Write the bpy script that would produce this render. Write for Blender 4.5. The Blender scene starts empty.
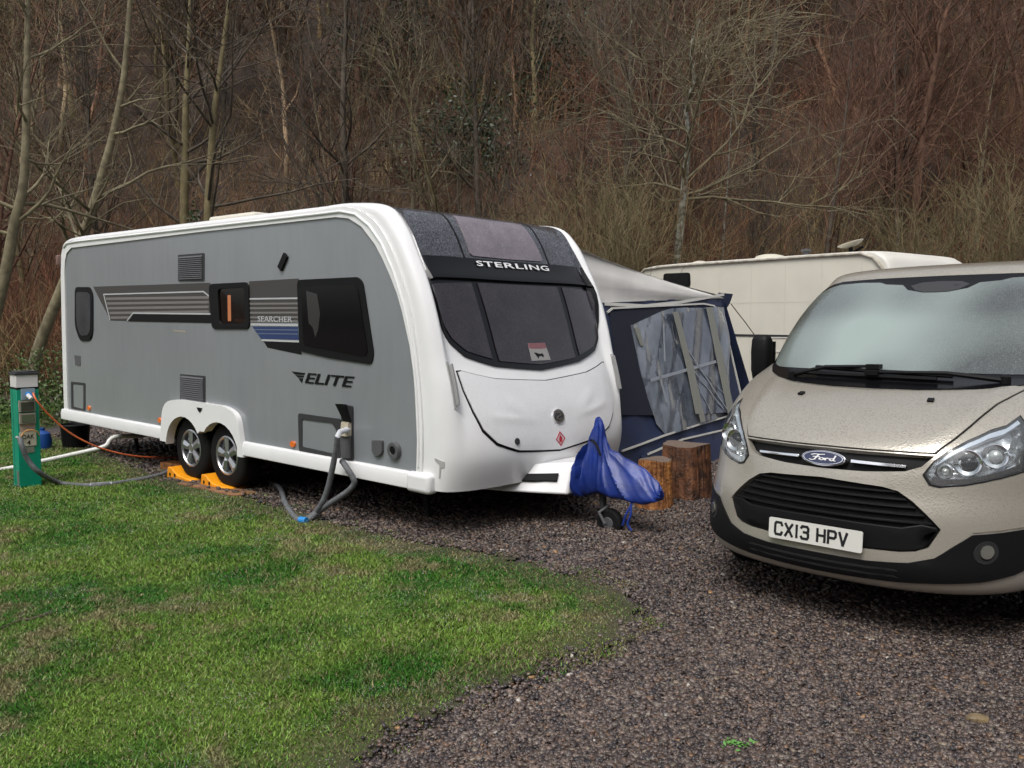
import bpy, bmesh, math, random
import numpy as np
from mathutils import Vector, Matrix
from mathutils.geometry import delaunay_2d_cdt
R = math.radians
scene = bpy.context.scene
COL = scene.collection

# ---------------------------------------------------------------- camera
FPX, CAMH, PITCH, ROLL = 870.0, 1.64, .0729, .002
cam_d = bpy.data.cameras.new('camera'); cam = bpy.data.objects.new('camera', cam_d); COL.objects.link(cam)
cam_d.sensor_width = 36; cam_d.lens = FPX / 1024 * 36; cam_d.clip_start = .05; cam_d.clip_end = 600
cam.matrix_world = Matrix.Translation((0, 0, CAMH)) @ Matrix.Rotation(math.pi/2 - PITCH, 4, 'X') @ Matrix.Rotation(ROLL, 4, 'Z')
scene.camera = cam

# ---------------------------------------------------------------- overcast sky and weak wide sun
SUN_EL, SUN_AZ = R(58), R(205)          # azimuth clockwise from +Y; the light comes from behind the camera
w = bpy.data.worlds.new('World'); scene.world = w; w.use_nodes = True
nt = w.node_tree; nt.nodes.clear()
sky = nt.nodes.new('ShaderNodeTexSky'); sky.sky_type = 'NISHITA'; sky.sun_disc = False
sky.sun_elevation = SUN_EL; sky.sun_rotation = SUN_AZ; sky.air_density = 1.0; sky.dust_density = 4.0
hs = nt.nodes.new('ShaderNodeHueSaturation'); hs.inputs['Saturation'].default_value = .30
bg = nt.nodes.new('ShaderNodeBackground'); bg.inputs['Strength'].default_value = .13
wo = nt.nodes.new('ShaderNodeOutputWorld')
nt.links.new(sky.outputs[0], hs.inputs['Color']); nt.links.new(hs.outputs[0], bg.inputs[0]); nt.links.new(bg.outputs[0], wo.inputs[0])
sd = bpy.data.lights.new('sun', 'SUN'); sd.energy = 1.0; sd.angle = R(25); sd.color = (1, .98, .96)
so = bpy.data.objects.new('sun', sd); COL.objects.link(so)
so.rotation_euler = (math.pi/2 - SUN_EL, 0, math.pi - SUN_AZ)
scene.view_settings.view_transform = 'Standard'; scene.view_settings.look = 'None'
scene.view_settings.exposure = 0.62; scene.view_settings.gamma = 1.0

# ---------------------------------------------------------------- materials
def mat(name, col, rough=.5, metal=0., coat=0., var=0., vs=6., bump=0., bs=60., spec=.5, col2=None, det=4., emit=None, es=1., coatr=.05, alpha=1.):
    m = bpy.data.materials.new(name); m.use_nodes = True
    n = m.node_tree; b = n.nodes['Principled BSDF']
    b.inputs['Base Color'].default_value = (*col, 1); b.inputs['Roughness'].default_value = rough
    b.inputs['Metallic'].default_value = metal; b.inputs['Coat Weight'].default_value = coat
    b.inputs['Coat Roughness'].default_value = coatr; b.inputs['Specular IOR Level'].default_value = spec
    if emit: b.inputs['Emission Color'].default_value = (*emit, 1); b.inputs['Emission Strength'].default_value = es
    if alpha < 1: b.inputs['Alpha'].default_value = alpha
    tc = n.nodes.new('ShaderNodeTexCoord')
    if var or col2:
        no = n.nodes.new('ShaderNodeTexNoise'); no.inputs['Scale'].default_value = vs; no.inputs['Detail'].default_value = det
        n.links.new(tc.outputs['Object'], no.inputs['Vector'])
        cr = n.nodes.new('ShaderNodeValToRGB'); cr.color_ramp.elements[0].position = .35; cr.color_ramp.elements[1].position = .65
        a = col; c2 = col2 or tuple(min(1, c*(1+var)) for c in col)
        if not col2: a = tuple(c*(1-var) for c in col)
        cr.color_ramp.elements[0].color = (*a, 1); cr.color_ramp.elements[1].color = (*c2, 1)
        n.links.new(no.outputs['Fac'], cr.inputs[0]); n.links.new(cr.outputs[0], b.inputs['Base Color'])
    if bump:
        nb = n.nodes.new('ShaderNodeTexNoise'); nb.inputs['Scale'].default_value = bs; nb.inputs['Detail'].default_value = 3
        bp = n.nodes.new('ShaderNodeBump'); bp.inputs['Strength'].default_value = bump; bp.inputs['Distance'].default_value = .01
        n.links.new(tc.outputs['Object'], nb.inputs['Vector']); n.links.new(nb.outputs['Fac'], bp.inputs['Height'])
        n.links.new(bp.outputs[0], b.inputs['Normal'])
    return m
def droplets(m, colmul=1.25, scale=70., amount=.5, bump=.35, upmix=True, dcol=None, thr=.30):
    """rain drops standing on the paint: small voronoi beads, more of them where the surface faces up"""
    n = m.node_tree; b = n.nodes['Principled BSDF']
    tc = n.nodes.new('ShaderNodeTexCoord')
    vo = n.nodes.new('ShaderNodeTexVoronoi'); vo.inputs['Scale'].default_value = scale
    n.links.new(tc.outputs['Object'], vo.inputs['Vector'])
    cr = n.nodes.new('ShaderNodeValToRGB'); cr.color_ramp.elements[0].position = thr*.5; cr.color_ramp.elements[0].color = (1, 1, 1, 1)
    cr.color_ramp.elements[1].position = thr; cr.color_ramp.elements[1].color = (0, 0, 0, 1)
    n.links.new(vo.outputs['Distance'], cr.inputs[0])
    no = n.nodes.new('ShaderNodeTexNoise'); no.inputs['Scale'].default_value = scale*.12; n.links.new(tc.outputs['Object'], no.inputs['Vector'])
    geo = n.nodes.new('ShaderNodeNewGeometry'); sx = n.nodes.new('ShaderNodeSeparateXYZ'); n.links.new(geo.outputs['Normal'], sx.inputs[0])
    mr = n.nodes.new('ShaderNodeMapRange'); mr.inputs['From Min'].default_value = -.1 if upmix else -2; mr.inputs['From Max'].default_value = .7
    mr.inputs['To Min'].default_value = 0.0; n.links.new(sx.outputs['Z'], mr.inputs['Value'])
    m1 = n.nodes.new('ShaderNodeMath'); m1.operation = 'MULTIPLY'; n.links.new(cr.outputs[0], m1.inputs[0]); n.links.new(mr.outputs[0], m1.inputs[1])
    m2 = n.nodes.new('ShaderNodeMath'); m2.operation = 'MULTIPLY'; n.links.new(m1.outputs[0], m2.inputs[0]); n.links.new(no.outputs['Fac'], m2.inputs[1])
    m3 = n.nodes.new('ShaderNodeMath'); m3.operation = 'MULTIPLY'; m3.inputs[1].default_value = amount*2; m3.use_clamp = True; n.links.new(m2.outputs[0], m3.inputs[0])
    mx = n.nodes.new('ShaderNodeMix'); mx.data_type = 'RGBA'
    src = b.inputs['Base Color'].links[0].from_socket if b.inputs['Base Color'].links else None
    base = tuple(b.inputs['Base Color'].default_value)
    if src: n.links.new(src, mx.inputs[6])
    else: mx.inputs[6].default_value = base
    c = dcol or tuple(min(.9, v*colmul) for v in base[:3]); mx.inputs[7].default_value = (*c[:3], 1)
    n.links.new(m3.outputs[0], mx.inputs[0]); n.links.new(mx.outputs[2], b.inputs['Base Color'])
    bp = n.nodes.new('ShaderNodeBump'); bp.inputs['Strength'].default_value = bump; bp.inputs['Distance'].default_value = .004
    n.links.new(m3.outputs[0], bp.inputs['Height']); n.links.new(bp.outputs[0], b.inputs['Normal'])
    return m
def attrmat(name, rough=.8, spec=.3, mul=1.):
    m = mat(name, (.5, .5, .5), rough, spec=spec); n = m.node_tree
    at = n.nodes.new('ShaderNodeAttribute'); at.attribute_name = 'Col'
    n.links.new(at.outputs['Color'], n.nodes['Principled BSDF'].inputs['Base Color']); return m
def clearmat(name, tint=(.9, .95, .95), refl=.12, rough=.03, fog=0., fogcol=(.5, .55, .55)):
    m = bpy.data.materials.new(name); m.use_nodes = True; n = m.node_tree; n.nodes.clear()
    o = n.nodes.new('ShaderNodeOutputMaterial'); t = n.nodes.new('ShaderNodeBsdfTransparent'); t.inputs[0].default_value = (*tint, 1)
    g = n.nodes.new('ShaderNodeBsdfGlossy'); g.inputs['Roughness'].default_value = rough; g.inputs[0].default_value = (1, 1, 1, 1)
    d = n.nodes.new('ShaderNodeBsdfDiffuse'); d.inputs[0].default_value = (*fogcol, 1)
    m0 = n.nodes.new('ShaderNodeMixShader'); m0.inputs[0].default_value = fog; n.links.new(t.outputs[0], m0.inputs[1]); n.links.new(d.outputs[0], m0.inputs[2])
    lw = n.nodes.new('ShaderNodeFresnel'); lw.inputs[0].default_value = 1.45
    ad = n.nodes.new('ShaderNodeMath'); ad.operation = 'ADD'; ad.inputs[1].default_value = refl - .04; n.links.new(lw.outputs[0], ad.inputs[0])
    ge = n.nodes.new('ShaderNodeNewGeometry'); iv = n.nodes.new('ShaderNodeMath'); iv.operation = 'SUBTRACT'; iv.inputs[0].default_value = 1; n.links.new(ge.outputs['Backfacing'], iv.inputs[1])
    mu = n.nodes.new('ShaderNodeMath'); mu.operation = 'MULTIPLY'; n.links.new(ad.outputs[0], mu.inputs[0]); n.links.new(iv.outputs[0], mu.inputs[1])
    m1 = n.nodes.new('ShaderNodeMixShader'); n.links.new(mu.outputs[0], m1.inputs[0]); n.links.new(m0.outputs[0], m1.inputs[1]); n.links.new(g.outputs[0], m1.inputs[2])
    n.links.new(m1.outputs[0], o.inputs[0]); return m

WHITE = droplets(mat('white_moulding', (.78, .78, .775), .32, coat=.4, var=.03, vs=2), 1.0, 90, .3, .12)
LIDW = droplets(mat('white_lid', (.76, .76, .76), .30, coat=.5, var=.02, vs=3), 1., 120, .5, .35, upmix=False, dcol=(.60, .60, .61), thr=.5)
GREY = mat('grey_side_paint', (.215, .228, .240), .32, coat=.5, var=.05, vs=1.0, coatr=.12, bump=.03, bs=3)
_n = GREY.node_tree; _b = _n.nodes['Principled BSDF']; _c = _n.nodes.new('ShaderNodeTexCoord'); _m = _n.nodes.new('ShaderNodeMapping'); _m.inputs['Scale'].default_value = (7, 7, 1.1); _m.inputs['Rotation'].default_value = (0, R(-14), 0)
_o = _n.nodes.new('ShaderNodeTexNoise'); _o.inputs['Scale'].default_value = 1.6; _o.inputs['Detail'].default_value = 6; _n.links.new(_c.outputs['Object'], _m.inputs[0]); _n.links.new(_m.outputs[0], _o.inputs['Vector'])
_r = _n.nodes.new('ShaderNodeMapRange'); _r.inputs['From Min'].default_value = .3; _r.inputs['From Max'].default_value = .7; _r.inputs['To Min'].default_value = .955; _r.inputs['To Max'].default_value = 1.035; _n.links.new(_o.outputs['Fac'], _r.inputs['Value'])
_x = _n.nodes.new('ShaderNodeVectorMath'); _x.operation = 'SCALE'; _n.links.new(_b.inputs['Base Color'].links[0].from_socket, _x.inputs[0]); _n.links.new(_r.outputs[0], _x.inputs['Scale']); _n.links.new(_x.outputs[0], _b.inputs['Base Color'])      # rain streaks and road film, their diagonal sheen put into the colour
BLACKP = mat('black_plastic', (.006, .006, .0065), .5, spec=.18, bump=.05, bs=300)
BLACKG = mat('black_gloss', (.004, .004, .005), .18, coat=.05, spec=.25)
SHROUD = droplets(mat('black_shroud', (.010, .011, .015), .2, coat=.6), 1, 170, .75, .3, dcol=(.36, .37, .42), thr=.5)
SUNR = droplets(mat('roof_window_acrylic', (.15, .12, .14), .22, coat=.5, var=.2, vs=5), 1, 170, .6, .3, dcol=(.42, .40, .44), thr=.5)
FROST = droplets(mat('wet_tinted_acrylic', (.010, .007, .009), .10, coat=.5, spec=.3, col2=(.022, .016, .02), vs=4), 1, 190, .4, .2, dcol=(.16, .14, .15), thr=.45)
PANE = mat('dark_acrylic', (.003, .003, .0035), .08, coat=.05, spec=.3, bump=.02, bs=5)
RUBBER = mat('tyre_rubber', (.008, .008, .008), .75, spec=.2, bump=.3, bs=120)
ALLOY = mat('alloy', (.55, .56, .58), .28, metal=.9, var=.08, vs=30)
DARKG = mat('dark_grey_plastic', (.030, .030, .032), .5, bump=.1, bs=200)
MIDG = mat('mid_grey_plastic', (.085, .085, .09), .5)
CHROME = mat('chrome', (.8, .8, .82), .12, metal=1.)
ORANGE = mat('amber_lens', (.75, .16, .02), .25, coat=.5)
RED = mat('red_print', (.45, .03, .05), .4)
BLUEP = mat('blue_print', (.02, .04, .13), .4)
LINEW = mat('pale_line', (.45, .46, .47), .4)
STRIPEB = mat('brown_grey_print', (.05, .045, .043), .45)
STRIPEL = mat('stripe_light_print', (.17, .16, .155), .45)
TXTW = mat('white_print', (.8, .8, .8), .4)
UNDER = mat('underbody', (.01, .01, .01), .9)
BEIGE = droplets(mat('champagne_paint', (.40, .372, .315), .32, metal=.40, coat=.6, var=.02, vs=200, coatr=.06), 1.0, 75, .8, .25, dcol=(.30, .28, .24), thr=.5)
CREAM = mat('cream_paint', (.62, .59, .50), .5, var=.05, vs=1.5, bump=.12, bs=2)
NAVY = mat('navy_fabric', (.010, .018, .055), .7, var=.25, vs=3, bump=.3, bs=9)
AWNG = mat('awning_grey_fabric', (.70, .68, .64), .75, var=.08, vs=2, bump=.2, bs=6)
PIPING = mat('pale_piping', (.5, .49, .45), .6)
TAUPE = mat('grey_webbing', (.20, .20, .175), .7)
COVER = mat('blue_cover_fabric', (.010, .030, .19), .42, var=.25, vs=5, bump=1., bs=7)
HOSE = mat('grey_foam_lagging', (.11, .115, .12), .7, var=.2, vs=30, bump=.2, bs=60)
WOODO = mat('split_wood', (.42, .18, .05), .6, col2=(.13, .045, .016), vs=13, bump=1., bs=50, det=8)
WOODD = mat('wet_dark_wood', (.17, .070, .032), .5, col2=(.035, .017, .011), vs=11, bump=1., bs=45, det=8)
WOODT = mat('sawn_wood_top', (.20, .14, .10), .6, bump=.5, bs=60)
_n = WOODT.node_tree; _w = _n.nodes.new('ShaderNodeTexWave'); _w.wave_type = 'RINGS'; _w.rings_direction = 'Z'; _w.inputs['Scale'].default_value = 16; _w.inputs['Distortion'].default_value = 3; _w.inputs['Detail'].default_value = 3
_c = _n.nodes.new('ShaderNodeTexCoord'); _r = _n.nodes.new('ShaderNodeValToRGB'); _r.color_ramp.elements[0].color = (.07, .05, .04, 1); _r.color_ramp.elements[1].color = (.21, .15, .11, 1)
_n.links.new(_c.outputs['Object'], _w.inputs[0]); _n.links.new(_w.outputs['Fac'], _r.inputs[0]); _n.links.new(_r.outputs[0], _n.nodes['Principled BSDF'].inputs['Base Color'])
YELLOW = mat('yellow_plastic', (.85, .32, .01), .4, var=.08, vs=10)
GREENP = mat('green_post_paint', (.0, .25, .15), .4, var=.08, vs=6)

# ---------------------------------------------------------------- object helpers
def link(o, parent=None):
    COL.objects.link(o)
    if parent: o.parent = parent
    return o
def tag(o, label=None, cat=None, group=None, kind=None):
    if label: o['label'] = label
    if cat: o['category'] = cat
    if group: o['group'] = group
    if kind: o['kind'] = kind
    return o
def empty(name, loc, rot=(0, 0, 0), label=None, cat=None, group=None):
    o = bpy.data.objects.new(name, None); link(o); o.location = loc; o.rotation_euler = rot; o.empty_display_size = .2
    return tag(o, label, cat, group)
def mesh(name, V, F, m, parent=None, ang=35, smooth=True):
    me = bpy.data.meshes.new(name); me.from_pydata([tuple(map(float, v)) for v in V], [], F); me.materials.append(m); me.validate()
    if smooth:
        me.polygons.foreach_set('use_smooth', [True]*len(me.polygons)); me.set_sharp_from_angle(angle=R(ang))
    return link(bpy.data.objects.new(name, me), parent)
def bulk(name, V, F, k, m, parent=None, cols=None, smooth=False):
    """numpy arrays; every face has k corners"""
    V = np.asarray(V, np.float32); F = np.asarray(F, np.int32); me = bpy.data.meshes.new(name)
    me.vertices.add(len(V)); me.vertices.foreach_set('co', V.ravel())
    me.loops.add(F.size); me.loops.foreach_set('vertex_index', F.ravel())
    me.polygons.add(len(F)); me.polygons.foreach_set('loop_start', np.arange(0, F.size, k, dtype=np.int32))
    me.polygons.foreach_set('loop_total', np.full(len(F), k, np.int32))
    if smooth: me.polygons.foreach_set('use_smooth', np.ones(len(F), bool))
    me.update(calc_edges=True)
    if cols is not None:
        at = me.color_attributes.new('Col', 'FLOAT_COLOR', 'POINT')
        c = np.ones((len(V), 4), np.float32); c[:, :3] = cols; at.data.foreach_set('color', c.ravel())
    me.materials.append(m)
    return link(bpy.data.objects.new(name, me), parent)
def bevel(o, wd=.01, seg=2, ang=40):
    b = o.modifiers.new('bevel', 'BEVEL'); b.width = wd; b.segments = seg; b.limit_method = 'ANGLE'; b.angle_limit = R(ang); return o

class MB:
    def __init__(s): s.V = []; s.F = []
    def add(s, V, F):
        n = len(s.V); s.V += [tuple(v) for v in V]; s.F += [tuple(i+n for i in f) for f in F]; return s
    def box(s, x0, x1, y0, y1, z0, z1, M=None):
        V = [Vector((x, y, z)) for x in (x0, x1) for y in (y0, y1) for z in (z0, z1)]
        if M: V = [M @ v for v in V]
        return s.add(V, [(0, 1, 3, 2), (4, 6, 7, 5), (0, 4, 5, 1), (2, 3, 7, 6), (0, 2, 6, 4), (1, 5, 7, 3)])
    def tube(s, pts, r, n=10, cap=True):
        P = [Vector(p) for p in pts]; k = len(P); rr = r if isinstance(r, (list, tuple)) else [r]*k
        T = [(P[min(i+1, k-1)] - P[max(i-1, 0)]).normalized() for i in range(k)]
        u = T[0].orthogonal().normalized(); V = []
        for i in range(k):
            u = (u - T[i]*u.dot(T[i])).normalized(); v = T[i].cross(u)
            for j in range(n):
                a = 2*math.pi*j/n; V.append(P[i] + (u*math.cos(a) + v*math.sin(a))*rr[i])
        F = [(i*n+j, i*n+(j+1) % n, (i+1)*n+(j+1) % n, (i+1)*n+j) for i in range(k-1) for j in range(n)]
        if cap: F += [tuple(range(n))[::-1], tuple(range((k-1)*n, k*n))]
        return s.add(V, F)
    def lathe(s, prof, M=None, n=32, close=False):
        """profile of (radius, axial) round local Z"""
        V = []
        for r, z in prof:
            for j in range(n):
                a = 2*math.pi*j/n; v = Vector((r*math.cos(a), r*math.sin(a), z)); V.append(M @ v if M else v)
        k = len(prof)
        F = [(i*n+j, i*n+(j+1) % n, (i+1)*n+(j+1) % n, (i+1)*n+j) for i in range(k-1) for j in range(n)]
        if close: F += [((k-1)*n+j, (k-1)*n+(j+1) % n, (j+1) % n, j) for j in range(n)]
        else: F += [tuple(range(n))[::-1], tuple(range((k-1)*n, k*n))]
        return s.add(V, F)
    def prism(s, poly, f0, f1):
        """poly list of 2-D points, f0 / f1 map a point to the two faces"""
        n = len(poly); V = [f0(p) for p in poly] + [f1(p) for p in poly]
        F = [tuple(range(n)), tuple(range(n, 2*n))[::-1]] + [(i, i+n, (i+1) % n+n, (i+1) % n) for i in range(n)]
        return s.add(V, F)
    def build(s, name, m, parent=None, ang=35):
        o = mesh(name, s.V, s.F, m, parent, ang)
        bm = bmesh.new(); bm.from_mesh(o.data); bmesh.ops.recalc_face_normals(bm, faces=bm.faces); bm.to_mesh(o.data); bm.free()
        o.data.set_sharp_from_angle(angle=R(ang)); return o
def smoothline(pts, n=8):
    P = [Vector(p) for p in pts]; out = []
    for i in range(len(P)-1):
        p0, p1, p2, p3 = P[max(i-1, 0)], P[i], P[i+1], P[min(i+2, len(P)-1)]
        for k in range(n):
            t = k/n; out.append(.5*((2*p1) + (p2-p0)*t + (2*p0-5*p1+4*p2-p3)*t*t + (3*p1-p0-3*p2+p3)*t**3))
    return out + [P[-1]]

# ---------------------------------------------------------------- surfaces and panels laid on them
def crom(T, s):
    T = np.asarray(T, float); n = len(T)-1
    s = np.clip(np.asarray(s, float), 0, 1)*n
    i = np.minimum(s.astype(int), n-1); t = (s-i)[..., None]
    p0 = T[np.maximum(i-1, 0)]; p1 = T[i]; p2 = T[i+1]; p3 = T[np.minimum(i+2, n)]
    m1 = (p2-p0)/2; m2 = (p3-p1)/2
    return (2*t**3-3*t**2+1)*p1+(t**3-2*t**2+t)*m1+(-2*t**3+3*t**2)*p2+(t**3-t**2)*m2
class Surf:
    """body surface: rows of centre x,z / edge x,z / half width / exponent; a in -1..1 across, s in 0..1 along (stored times K)"""
    def __init__(s, rows, yc=0, K=3., sign=1, rec=None): s.T = np.array(rows, float); s.yc = yc; s.K = K; s.sign = sign; s.rec = rec
    def P(s, uv):
        a = uv[..., 0]; r = crom(s.T, uv[..., 1]/s.K); xc, zc, xe, ze, W, n = [r[..., k] for k in range(6)]
        ua = 1-(1-np.minimum(np.abs(a), 1))**3; u = np.sign(a)*ua
        g = (1-np.minimum(ua, 1)**n)**(1/n); x = xe+(xc-xe)*g; z = ze+(zc-ze)*g
        if s.rec is not None:
            wv = np.clip((.93-ua)/.09, 0, 1); wv = wv*wv*(3-2*wv); rc = crom(np.array(s.rec), uv[..., 1]/s.K); x = x - rc[..., 0]*wv; z = z - rc[..., 1]*wv
        return np.stack([x, s.yc+W*u, z], -1)
    def PN(s, uv):
        e = 2e-3; uv = np.asarray(uv, float); p = s.P(uv); q = np.clip(uv, [-.998, e], [.998, s.K-e])
        du = s.P(q+[e, 0])-s.P(q-[e, 0]); dv = s.P(q+[0, e])-s.P(q-[0, e])
        n = np.cross(du, dv)*s.sign; n /= np.linalg.norm(n, axis=-1, keepdims=True)+1e-12
        return p, n
    def c(s, pts): return [(a, b*s.K) for a, b in pts]
    def sym(s, half): return s.c(half + [(-a, b) for a, b in reversed(half) if a > 1e-6])
class Plane:
    def __init__(s, o, eu, ev):
        s.o = np.array(o, float); s.eu = np.array(eu, float); s.ev = np.array(ev, float); s.n = np.cross(s.eu, s.ev); s.n /= np.linalg.norm(s.n)
    def PN(s, uv):
        uv = np.asarray(uv, float); p = s.o+uv[:, :1]*s.eu+uv[:, 1:]*s.ev; return p, np.tile(s.n, (len(uv), 1))
def inside(P, poly):
    x, y = P[:, 0], P[:, 1]; r = np.zeros(len(P), bool); Q = np.asarray(poly)
    for (x1, y1), (x2, y2) in zip(Q, np.roll(Q, -1, 0)):
        c = ((y1 > y) != (y2 > y)); 
        with np.errstate(divide='ignore', invalid='ignore'): r ^= c & (x < (x2-x1)*(y-y1)/(y2-y1+1e-30)+x1)
    return r
def dens(poly, st):
    out = []
    for (a, b) in zip(poly, poly[1:]+poly[:1]):
        k = max(1, int(math.hypot(b[0]-a[0], b[1]-a[1])/st))
        out += [(a[0]+(b[0]-a[0])*i/k, a[1]+(b[1]-a[1])*i/k) for i in range(k)]
    return out
def rpoly(pts, r, n=5):
    out = []; k = len(pts)
    for i in range(k):
        p0, p, p1 = Vector(pts[i-1][:2]), Vector(pts[i][:2]), Vector(pts[(i+1) % k][:2])
        a = (p0-p); b = (p1-p); rr = r[i] if isinstance(r, (list, tuple)) else r
        rr = min(rr, a.length*.48, b.length*.48); A = p+a.normalized()*rr; B = p+b.normalized()*rr
        for j in range(n+1):
            t = j/n; q = A*(1-t)**2+p*2*t*(1-t)+B*t*t; out.append((q.x, q.y))
    return out
def panel(name, mp, polys, m, parent, off=.004, th=.01, holes=(), step=.06, ang=30, wave=None):
    if not isinstance(polys[0][0], (tuple, list)): polys = [polys]
    P = []; E = []
    polys = [dens(list(map(tuple, p)), step) for p in polys]; holes = [dens(list(map(tuple, p)), step) for p in holes]
    for q in list(polys)+list(holes):
        b = len(P); P += q; E += [(b+i, b+(i+1) % len(q)) for i in range(len(q))]
    A = np.array([p for q in polys for p in q]); lo, hi = A.min(0), A.max(0)
    gx = np.arange(lo[0]+step*.5, hi[0], step); gy = np.arange(lo[1]+step*.5, hi[1], step)
    if len(gx) and len(gy):
        G = np.stack(np.meshgrid(gx, gy), -1).reshape(-1, 2); k = np.zeros(len(G), bool)
        for q in polys: k |= inside(G, q)
        for q in holes: k &= ~inside(G, q)
        allp = np.array(P)
        G = G[k]
        if len(G):
            d = np.array([((allp-g)**2).sum(1).min() for g in G]); G = G[d > (step*.35)**2]
        P = P+[tuple(g) for g in G]
    v, e, f, _, _, _ = delaunay_2d_cdt([Vector(p) for p in P], E, [], 0, 1e-7)
    v = np.array([tuple(q) for q in v]); f = np.array([tuple(t) for t in f if len(t) == 3])
    c = v[f].mean(1); k = np.zeros(len(f), bool)
    for q in polys: k |= inside(c, q)
    for q in holes: k &= ~inside(c, q)
    f = f[k]; used = np.unique(f); rm = -np.ones(len(v), int); rm[used] = np.arange(len(used)); v = v[used]; f = rm[f]
    # orientation
    a = v[f[:, 1]]-v[f[:, 0]]; b = v[f[:, 2]]-v[f[:, 0]]; cr = a[:, 0]*b[:, 1]-a[:, 1]*b[:, 0]; sg = getattr(mp, 'sign', 1)
    fl = (cr*sg) < 0; f[fl] = f[fl][:, ::-1]
    p, n = mp.PN(v)
    o = off if wave is None else (off+wave(v))[:, None]
    Vv = np.concatenate([p+n*o, p+n*(off-th)]); N = len(v)
    ed = {}
    for t in f:
        for i in range(3):
            q = (int(t[i]), int(t[(i+1) % 3])); ed[q] = 1
    F = [tuple(map(int, t)) for t in f]+[tuple(int(i)+N for i in t[::-1]) for t in f]
    F += [(q[1], q[0], q[0]+N, q[1]+N) for q in ed if (q[1], q[0]) not in ed]
    return mesh(name, Vv, F, m, parent, ang)
def stroke(pts, wd):
    out = []
    for a, b in zip(pts, pts[1:]):
        d = Vector((b[0]-a[0], b[1]-a[1])); L = d.length
        if L < 1e-9: continue
        d /= L; nn = Vector((-d.y, d.x))*wd/2; e = d*wd*.3; A = Vector(a)-e; B = Vector(b)+e
        out.append([tuple(A+nn), tuple(B+nn), tuple(B-nn), tuple(A-nn)])
    return out
def circ(cx, cy, r, n=20, ry=None):
    ry = ry or r; return [(cx+r*math.cos(2*math.pi*i/n), cy+ry*math.sin(2*math.pi*i/n)) for i in range(n)]
def text(name, s, mp, c0, wd, ht, m, parent, off=.01, bold=.0, shear=0., up=1, ext=.0015, space=1.):
    """flat lettering laid on a surface: c0 = centre in surface units, wd/ht = size in surface units"""
    cu = bpy.data.curves.new(name, 'FONT'); cu.body = s; cu.offset = bold; cu.shear = shear; cu.space_character = space; cu.resolution_u = 3
    o = bpy.data.objects.new(name, cu); me = bpy.data.meshes.new_from_object(o)
    V = np.array([tuple(v.co)[:2] for v in me.vertices]); F = [tuple(p.vertices) for p in me.polygons]
    bpy.data.objects.remove(o); lo, hi = V.min(0), V.max(0)
    uv = (V-(lo+hi)/2)/(hi-lo)*[wd, ht*up]+c0
    p, n = mp.PN(uv); N = len(V)
    VV = np.concatenate([p+n*off, p+n*(off-ext)]); cnt = {}
    for t in F:
        for i in range(len(t)): cnt[(t[i], t[(i+1) % len(t)])] = 1
    FF = F+[tuple(i+N for i in t[::-1]) for t in F]+[(b, a, a+N, b+N) for (a, b) in cnt if (b, a) not in cnt]
    ob = mesh(name, VV, FF, m, parent, smooth=False)
    bm = bmesh.new(); bm.from_mesh(ob.data); bmesh.ops.recalc_face_normals(bm, faces=bm.faces); bm.to_mesh(ob.data); bm.free()
    return ob

# pixel measurements of the photograph turned into world points at a known depth Y or height z
def ray(px):
    X = px[0]-512; Y = px[1]-384; cr, sr = math.cos(ROLL), math.sin(ROLL)
    x = (X*cr+Y*sr)/FPX; u = -(-X*sr+Y*cr)/FPX; c, s = math.cos(PITCH), math.sin(PITCH)
    return np.array([x, c+u*s, -s+u*c])
def at(px, py, Y): d = ray((px, py)); return Vector(d*Y/d[1]+np.array([0, 0, CAMH]))
def gnd(px, py, z=0.): d = ray((px, py)); return Vector(d*(z-CAMH)/d[2]+np.array([0, 0, CAMH]))
def lattice(x, y, sc, seed):
    rng = np.random.RandomState(seed); T = rng.rand(256, 256); x = np.asarray(x)/sc+300.; y = np.asarray(y)/sc+300.
    i = np.floor(x).astype(int); j = np.floor(y).astype(int); fx = x-i; fy = y-j; fx = fx*fx*(3-2*fx); fy = fy*fy*(3-2*fy)
    g = lambda a, b: T[a % 256, b % 256]
    return (g(i, j)*(1-fx)+g(i+1, j)*fx)*(1-fy)+(g(i, j+1)*(1-fx)+g(i+1, j+1)*fx)*fy

# ================================================================ THE SETTING
rng = np.random.RandomState(7)
def hill(x, y):
    x = np.asarray(x, float); y = np.asarray(y, float)
    d = y - 22.5 + 2.0*np.sin(x*.09+1) + .02*x
    d = np.maximum(d, 0); rise = np.where(d < 6, d*d/12.*.85, (d-3)*.85)
    rise = 46*(1-np.exp(-rise/46.))*1.25
    e = np.maximum(-y-11+1.5*np.sin(x*.12), 0); rise = rise+40*(1-np.exp(-e*1.0/40.))      # unseen slope added behind the camera, darkens reflections and low sky light
    return rise + np.where(d > 0, (lattice(x, y, 6., 3)-.5)*np.minimum(d*.25, 2.2), 0)
def grid(name, x0, x1, nx, y0, y1, ny, fz, m, dz=0., keep=None, cols=None):
    X, Y = np.meshgrid(np.linspace(x0, x1, nx), np.linspace(y0, y1, ny), indexing='ij'); Z = fz(X, Y)+dz
    V = np.stack([X, Y, Z], -1).reshape(-1, 3); i, j = np.meshgrid(np.arange(nx-1), np.arange(ny-1), indexing='ij'); a = (i*ny+j).ravel()
    F = np.stack([a, a+ny, a+ny+1, a+1], -1)
    if keep is not None:
        c = V[F].mean(1); F = F[keep(c)]; u = np.unique(F); rm = np.zeros(len(V), int); rm[u] = np.arange(len(u)); V = V[u]; F = rm[F]
    return bulk(name, V, F, 4, m, cols=None if cols is None else cols(V), smooth=True)
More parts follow.
